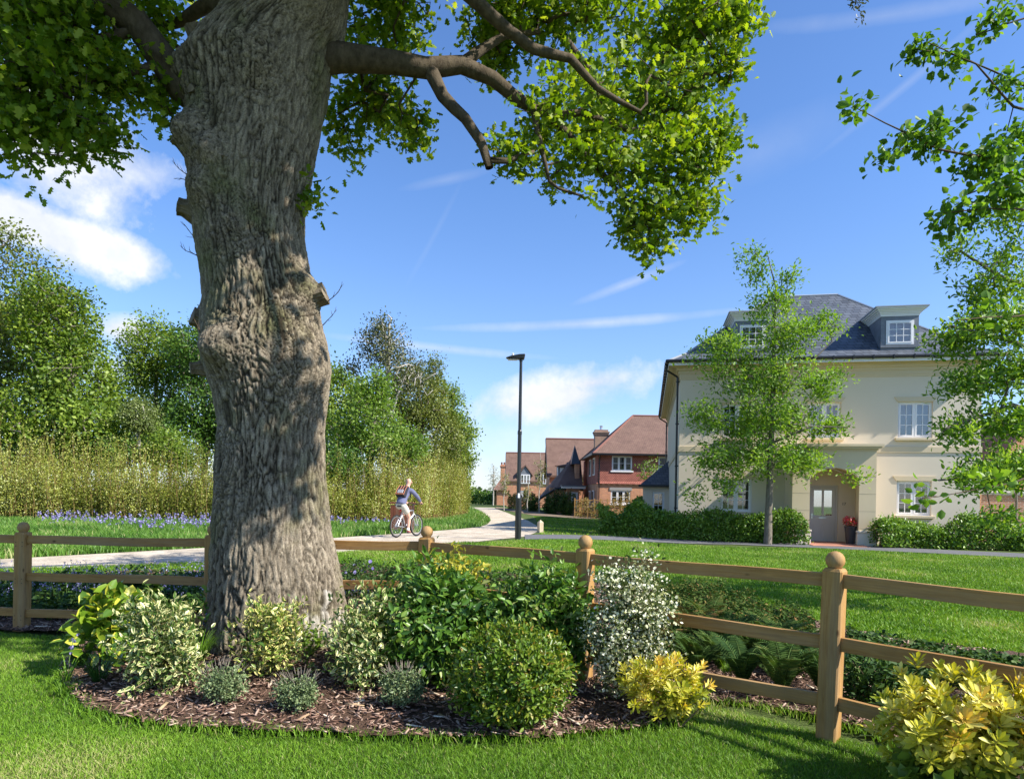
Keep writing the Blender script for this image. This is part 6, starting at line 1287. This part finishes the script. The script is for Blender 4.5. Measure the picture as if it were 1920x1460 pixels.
fl = [('fern just right of the white flowering shrub, behind the middle rail', 1255, 6.7, .5), ('dark fern second from the white flowering shrub behind the middle rail', 1300, 6.9, .62), ('tall dark fern midway between the last two posts', 1365, 6.6, .6), ('fern with arching dark fronds left of the nearest post', 1420, 6.3, .55), ('bushy fern beside the nearest post, above the middle rail', 1490, 6.0, .6),
      ('low fern below the middle rail, near the white flowering shrub', 1310, 5.8, .5), ('low green fern below the middle rail, centre of the bay', 1395, 5.55, .55), ('upright green fern below the middle rail next to the nearest post', 1470, 5.3, .55), ('dark fern hidden in the shade behind the bottom rail', 1350, 6.1, .5), ('fern right behind the nearest post', 1540, 5.4, .5),
      ('small brownish fern at the lawn edge behind the top right rails', 1720, 5.9, .32), ('small fern at the right edge of the picture behind the rail', 1880, 5.3, .34), ('small dark fern at the lawn edge between the other two right ferns', 1800, 5.6, .28), ('small fern in the gap behind the second post', 1215, 7.3, .4),
      ('tall dark fern behind the second fern from the white flowering shrub', 1330, 7.3, .6), ('dark fern at the lawn edge above the middle of the bay', 1445, 6.6, .55), ('fern nearest the lawn just right of the white flowering shrub', 1245, 7.5, .55)]
for k, (lb, px, Y, L_) in enumerate(fl): fern(lb, px, Y, L_, 200 + k, 19 if L_ > .4 else 12, None, L_ * .88)
# dark ground cover under the ferns and behind the left rails
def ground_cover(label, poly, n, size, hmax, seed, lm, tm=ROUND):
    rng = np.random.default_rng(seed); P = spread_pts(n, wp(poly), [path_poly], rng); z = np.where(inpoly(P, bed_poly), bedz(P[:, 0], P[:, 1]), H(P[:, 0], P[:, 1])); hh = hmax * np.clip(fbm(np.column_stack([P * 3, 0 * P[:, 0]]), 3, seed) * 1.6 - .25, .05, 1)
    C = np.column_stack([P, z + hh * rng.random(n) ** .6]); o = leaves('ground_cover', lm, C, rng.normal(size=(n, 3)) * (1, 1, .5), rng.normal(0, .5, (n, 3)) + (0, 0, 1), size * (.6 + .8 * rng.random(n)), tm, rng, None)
    tag(o, label, 'plants', kind='stuff')
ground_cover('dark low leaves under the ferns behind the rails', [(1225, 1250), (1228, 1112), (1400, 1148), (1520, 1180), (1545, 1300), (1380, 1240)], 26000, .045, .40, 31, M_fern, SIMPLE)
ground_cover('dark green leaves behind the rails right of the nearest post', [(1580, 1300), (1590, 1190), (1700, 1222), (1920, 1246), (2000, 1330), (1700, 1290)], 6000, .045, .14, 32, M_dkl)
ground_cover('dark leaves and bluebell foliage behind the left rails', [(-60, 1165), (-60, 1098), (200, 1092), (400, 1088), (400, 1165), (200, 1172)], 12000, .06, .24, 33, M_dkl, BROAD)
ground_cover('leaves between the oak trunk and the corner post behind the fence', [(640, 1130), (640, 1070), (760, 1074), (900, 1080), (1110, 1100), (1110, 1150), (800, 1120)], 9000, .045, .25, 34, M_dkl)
# --- bluebells
def bluebell_mass(label, poly, n, h0, h1, seed, s=.03, near=None):
    rng = np.random.default_rng(seed); P = spread_pts(n, wp(poly), [path_poly], rng, near); z = np.where(inpoly(P, bed_poly), bedz(P[:, 0], P[:, 1]), H(P[:, 0], P[:, 1]))
    hh = rng.uniform(h0, h1, n); k = 7; a = rng.uniform(0, 6.28, n); dv = np.stack([np.cos(a), np.sin(a)], 1)
    f = rng.random((n, k)); C = np.stack([P[:, None, 0] + dv[:, :1] * .05 * f + rng.normal(0, .012, (n, k)), P[:, None, 1] + dv[:, 1:] * .05 * f + rng.normal(0, .012, (n, k)), z[:, None] + hh[:, None] * (1 - .30 * f)], -1).reshape(-1, 3)
    o = leaves('bluebells', M_blue, C, rng.normal(0, .4, (n * k, 3)) + (0, 0, -1), rng.normal(size=(n * k, 3)), s * (.7 + .6 * rng.random(n * k)), ROUND, rng, None)
    ch = [(np.array([(x, y, zz), (x + .01, y, zz + q * .6), (x + d_[0] * .03, y + d_[1] * .03, zz + q)]), np.array([.004, .003, .002])) for (x, y), zz, q, d_ in zip(P[:900], z, hh, dv)]
    st = tubes('bluebell_stems', M_gstem, ch, 3, o); tag(o, label, 'flowers', kind='stuff'); st['kind'] = 'stuff'
bluebell_mass('drift of violet blue bluebells along the foot of the thicket', [(90, 990), (60, 974), (240, 968), (400, 966), (400, 1003), (300, 1003), (180, 990)], 560, .16, .52, 41, .058)
bluebell_mass('thin scatter of bluebells in the verge right of the oak trunk', [(610, 990), (610, 970), (740, 966), (750, 985)], 110, .25, .45, 42, .07)
bluebell_mass('bluebells in the shade behind the left fence rails', [(-40, 1150), (-40, 1090), (395, 1084), (395, 1150)], 300, .20, .34, 43, .020)
def bluebell(label, px, py, top, seed, lean=.05):
    rng = np.random.default_rng(seed); b = gpb(px, py); h = at(px, top, b[1]).z - b[2]; t = empty('bluebell', b, 0, label, 'flower', 'single bluebells near the oak'); a = rng.uniform(-.6, .6); dv = np.array((math.cos(a), math.sin(a), 0)) * rng.choice([-1, 1])
    pts = [np.array((0, 0, 0.))]
    for k in range(8): u = (k + 1) / 8; pts.append(np.array((0, 0, h * u * (1 if u < .9 else .98))) + dv * (lean * u ** 2 + .05 * max(0, u - .8)))
    tubes('stalk', M_gstem, [(np.array(pts), np.linspace(.0045, .002, 9))], 5, t); n = 9; f = np.linspace(.72, 1, n); C = np.array([pts[min(8, int(u * 8))] for u in f]) + rng.normal(0, .008, (n, 3))
    leaves('flowers', M_blue, np.repeat(C, 3, 0), rng.normal(0, .5, (n * 3, 3)) + (0, 0, -1), rng.normal(size=(n * 3, 3)), np.full(n * 3, .024), ROUND, rng, t)
    n = 9; a = rng.uniform(0, 6.28, n); ch = []
    V = []; F = []
    for q in range(n):
        d = np.array((math.cos(a[q]), math.sin(a[q]), 0)); s_ = np.array((-d[1], d[0], 0)) * .006; L = rng.uniform(.16, .30); b0_ = len(V)
        for u in np.linspace(0, 1, 6): c_ = d * L * u * .8 + np.array((0, 0, L * .75 * math.sin(u * 2.4) + .003)); V += [c_ - s_ * (1.05 - u), c_ + s_ * (1.05 - u)]
        F += [(b0_ + 2 * i, b0_ + 2 * i + 1, b0_ + 2 * i + 3, b0_ + 2 * i + 2) for i in range(5)]
    npmesh('strap_leaves', np.array(V), [np.array(F)], M_blade, {'rnd': ('FACE', rng.random(len(F)) * .6)}, parent=t)
for k, (px, py, tp, lb) in enumerate([(126, 1290, 1186, 'pale bluebell at the left edge of the bed, tallest stalk by the lawn'), (139, 1225, 1165, 'bluebell behind the left end of the bed, just right of the fence post'), (152, 1220, 1158, 'bluebell in front of the bottom rail at the left end of the bed'), (376, 1240, 1148, 'bluebell rising beside the single leafy shoot'), (386, 1245, 1170, 'bluebell between the largest variegated shrub and the trunk'), (399, 1240, 1178, 'short pale bluebell against the left edge of the trunk'), (411, 1240, 1162, 'curved violet bluebell in front of the trunk edge'), (1348, 1262, 1218, 'lone bluebell among the ferns behind the bottom rail'), (1457, 1170, 1050, 'thin bluebell seen over the top rail left of the nearest post')][:8]): bluebell(lb, px, py, tp, 300 + k)
def tuft(label, px, py, n, L0, seed, w_=.006, m_=None):
    rng = np.random.default_rng(seed); b = gpb(px, py); t = empty('grass_tuft', b, 0, label, 'plant', 'strappy leaf clumps'); V = []; F = []
    for q in range(n):
        a = rng.uniform(0, 6.28); d = np.array((math.cos(a), math.sin(a), 0)); s_ = np.array((-d[1], d[0], 0)) * w_ / 2; L = L0 * rng.uniform(.6, 1.2); o = d * rng.random() * .05; b0_ = len(V); k_ = rng.uniform(1.4, 2.5)
        for u in np.linspace(0, 1, 7): c_ = o + d * L * u * .75 + np.array((0, 0, L * .72 * math.sin(u * k_) + .003)); V += [c_ - s_ * (1.05 - u), c_ + s_ * (1.05 - u)]
        F += [(b0_ + 2 * i, b0_ + 2 * i + 1, b0_ + 2 * i + 3, b0_ + 2 * i + 2) for i in range(6)]
    npmesh('leaves', np.array(V), [np.array(F)], m_ or M_blade, {'rnd': ('FACE', np.repeat(rng.random(n) * .7, 6))}, parent=t)
tuft('clump of thin grassy leaves between the largest variegated shrub and the oak trunk', 372, 1262, 120, .30, 401)
tuft('dark grassy clump at the left end of the bed behind the tallest bluebell', 150, 1262, 90, .30, 402, .010, M_dkl and leafmat('dark_strap', [(0, (.02, .07, .012)), (1, (.07, .16, .03))]))
tuft('dark grassy clump under the blotched bush', 185, 1290, 70, .24, 403, .009, MATS['dark_strap']); tuft('grassy clump against the bottom rail left of the bed', 170, 1215, 80, .26, 404, .009, MATS['dark_strap'])
tuft('small grassy clump behind the bottom rail beside the lone bluebell', 1365, 1268, 40, .22, 405, .008)
tuft('wispy pale grass clump at the front left edge of the bed', 118, 1305, 60, .16, 406, .005)

# =====================  HEDGES AND PLANTING BY THE HOUSES  =====================
M_hedge = leafmat('hedge_leaf', [(0, (.06, .14, .014)), (.5, (.14, .26, .028)), (1, (.28, .42, .07))], trans=.3, rough=.4, spec=.45)
def hedge(label, pts, h, dep, seed, lm=M_hedge, n=1500, k=9, size=.085, name='hedge', group=None, cat='hedge', tmpl=BROAD, bumpy=.38):
    rng = np.random.default_rng(seed); P = np.array(pts, float); sg = np.linalg.norm(np.diff(P, axis=0), axis=1); cm = np.concatenate([[0], np.cumsum(sg)]); o = P[0]
    t = empty(name, (o[0], o[1], float(H(*o))), 0, label, cat, group); s = rng.random(n) * cm[-1]; X = np.interp(s, cm, P[:, 0]); Yy = np.interp(s, cm, P[:, 1]); a = rng.uniform(0, math.pi, n); rad_ = .8 + .2 * rng.random(n)
    hh = h * (1 + bumpy * (vnoise(np.column_stack([s * 1.3, s * 0, s * 0]), seed) - .5) * 2); off = np.cos(a) * rad_ * dep / 2; z = np.sin(a) ** .7 * hh * rad_; low = rng.random(n) < .35; z = np.where(low, rng.random(n) * hh * .7 + .06, z); off = np.where(low, -np.abs(dep / 2 * (.8 + .2 * rng.random(n))), off)
    E = np.column_stack([X - o[0], Yy - o[1] + off, z + H(X, Yy) - float(H(*o))]); D = nrm(np.column_stack([rng.normal(0, .3, n), off, z - h * .3]))
    Pp, d, nn, sz = scatter_leaves(rng, E, D, k, .07, size, .5); nn += np.repeat(D, k, 0); rn = np.clip(np.repeat(rng.normal(.5, .2, n), k) + rng.normal(0, .18, n * k), 0, 1)
    leaves('foliage', lm, Pp, d, nn, sz, tmpl, rng, t, rn); ch = []
    for q in range(0, n, 5): ch.append((np.array([(E[q, 0] * .97 + rng.normal(0, .05), off[q] * .2 + (Yy[q] - o[1]), -.05), (E[q, 0], (Yy[q] - o[1]) + off[q] * .6, z[q] * .5), E[q]]), np.array([.010, .007, .003])))
    tubes('stems', M_stem, ch, 3, t); return t
def c2(x, y): return c2w(x, y)
hedge('clipped green hedge along the front of the cream house, left of its door', [c2(-3.1, -1.35), c2(-1.5, -1.35), c2(0, -1.3), c2(2, -1.3), c2(4.35, -1.75)], .98, .95, 501, n=2600)
hedge('green hedge along the front of the cream house, right of its door', [c2(6.75, -2.05), c2(8, -1.6), c2(10, -1.6), c2(12, -1.6), c2(15, -1.6)], .92, 1.0, 502, n=2600)
hedge('yellow green shrub at the right end of the hedge, right edge of the picture', [c2(12.2, -2.2), c2(13.2, -2.2)], .75, .9, 503, M_L4, 320, name='shrub', cat='shrub')
hedge('rounded light green laurel between the annex and the brick house', [(ppx(1180, 40), 41), (ppx(1212, 40), 41)], 1.35, 1.3, 504, M_hedge, 500, 9, .13, name='laurel_bush', cat='shrub')
M_beech = leafmat('beech_leaf', [(0, (.14, .12, .03)), (.5, (.26, .20, .06)), (1, (.42, .30, .10))], trans=.3)
hedge('thin brownish hedge in front of the nearest brick house', [(ppx(1082, 50), 50.5), (ppx(1185, 50), 50.5)], 1.5, .5, 505, M_beech, 420, 7, .085, name='beech_hedge')
hedge('yellow brown hedge in front of the farther brick houses', [(ppx(952, 72), 72), (ppx(1012, 66), 66)], 1.75, .9, 506, M_beech, 620, 8, .12, name='beech_hedge')
hedge('dark distant hedge where the path disappears', [(ppx(880, 118), 118), (ppx(945, 106), 106)], 2.1, 2.5, 507, M_L3, 700, 8, .25, name='far_hedge', tmpl=CARD)
hedge('pale trees and hedge on the far field edge', [(ppx(700, 210), 210), (ppx(940, 230), 230)], 4.6, 6, 508, M_L3, 900, 8, .6, name='far_hedge', tmpl=CARD, bumpy=.5)
wf = empty('hurdle_fence', (ppx(1078, 51.3), 51.3, 0), 0, 'thin brown open post and wire fence in front of the nearest brick house', 'fence'); Lf = ppx(1200, 51.3) - ppx(1078, 51.3)
for k in range(11): MB().box(k * Lf / 10 - .04, k * Lf / 10 + .04, -.04, .04, 0, 1.55).build('post', M_t_z, wf)
for z in (.5, .95, 1.4): MB().box(0, Lf, -.02, .02, z - .03, z + .03).build('rail', M_t_x, wf)
for k, (px, Y, h, lb) in enumerate([(1040, 56, 2.5, 'dark upright evergreen in front of the low roof, left one of the four'), (1056, 55.5, 2.4, 'dark upright evergreen left of the bay window'), (1067, 55, 2.2, 'dark upright evergreen directly beside the bay window'), (1028, 57, 1.9, 'smaller dark evergreen behind the white barked sapling'), (998, 62, 1.9, 'dark evergreen just right of the lamp post')]):
    x = ppx(px, Y); tree('evergreen_shrub', lb, (x, Y, 0), [[(x, Y, -.05, .05), (x, Y, h * .9, .02)]], [((x, Y, h * .5), (.42, .42, h * .5), 60), ((x, Y, h * .25), (.5, .5, h * .25), 34)], 520 + k, None, M_dkl, M_bk, k=14, spread=.13, size=.15, group='dark evergreens by the brick houses', cat='shrub')
M_sap = leafmat('sapling_leaf', [(0, (.14, .16, .05)), (.6, (.26, .28, .10)), (1, (.42, .42, .20))], trans=.35)
for k, (px, py, tp, w_, lb, n_) in enumerate([(1011, 962, 848, 30, 'white barked sapling with a slightly crooked stem, just right of the lamp post', 24), (945, 957, 880, 26, 'sapling with yellowish leaves in front of the farthest brick house', 26), (1092, 964, 880, 40, 'sapling in front of the flat roofed bay', 30), (1114, 967, 858, 34, 'sapling at the left corner of the nearest brick house', 26), (989, 960, 905, 16, 'very thin sapling right beside the lamp post', 8)]):
    b = gp(px, py); Y = b.y; s = Y / FPX; zt = at(px, tp, Y).z; rng = np.random.default_rng(540 + k); h = zt - b.z
    tree('sapling', lb, tuple(b), [[(b.x, Y, b.z - .05, .055), (b.x - .06, Y, b.z + h * .3, .045), (b.x + .06, Y, b.z + h * .55, .035), (b.x + .02, Y, zt, .012)]], [((b.x, Y, b.z + h * .72), (w_ * s / 2, w_ * s / 2, h * .26), n_ + 10), ((b.x, Y, b.z + h * .5), (w_ * s / 2.6, w_ * s / 2.6, h * .12), n_ // 2)], 550 + k, None, M_sap, M_sil, k=9, spread=.13, size=.13, group='saplings along the path', seg=.3, tip=.010)
b = gp(928, 951); tree('bare_tree', 'small pale bare looking tree at the far end of the row of houses', (ppx(925, 100), 100, 0), [[(ppx(925, 100), 100, 0, .12), (ppx(925, 100), 100, 5.5, .05)]], [((ppx(925, 100), 100, 4.2), (1.0, 1.0, 2.4), 90)], 560, None, pmat('x', (.3, .3, .3)) and leafmat('grey_leaf', [(0, (.22, .22, .18)), (1, (.40, .40, .34))]), M_sil, k=4, spread=.15, size=.16, tip=.02)
yb = 30.5; tree('sapling', 'yellow green young tree rising behind the slate roofed annex', (ppx(1232, 47), 47, 0), [[(ppx(1232, 47), 47, 0, .06), (ppx(1222, 47), 47, 3.2, .03)]], [((ppx(1218, 47), 47, 3.4), (1.1, .9, 1.0), 50)], 561, None, M_L4, M_sil, k=11, spread=.17, size=.15, group='saplings along the path')
tree('sapling', 'small tree with thin trunk in front of the garden wall at the right edge', (ppx(1907, 27.5), 27.5, 0), [[(ppx(1907, 27.5), 27.5, 0, .05), (ppx(1905, 27.5), 27.5, 2.0, .04), (ppx(1900, 27.5), 27.5, 3.6, .02)]], [((ppx(1900, 27.5), 27.5, 3.1), (1.3, 1.0, 1.0), 90)], 562, None, M_horn, M_bk, k=16, spread=.16, size=.11)
tree('garden_tree', 'dark leafy tree behind the garden wall', (ppx(1850, 33), 33, 0), [[(ppx(1850, 33), 33, 0, .09), (ppx(1850, 33), 33, 2.6, .05)]], [((ppx(1850, 33), 33, 2.6), (1.6, 1.2, 1.2), 90)], 563, None, M_L3, M_bk, k=18, spread=.2, size=.13)
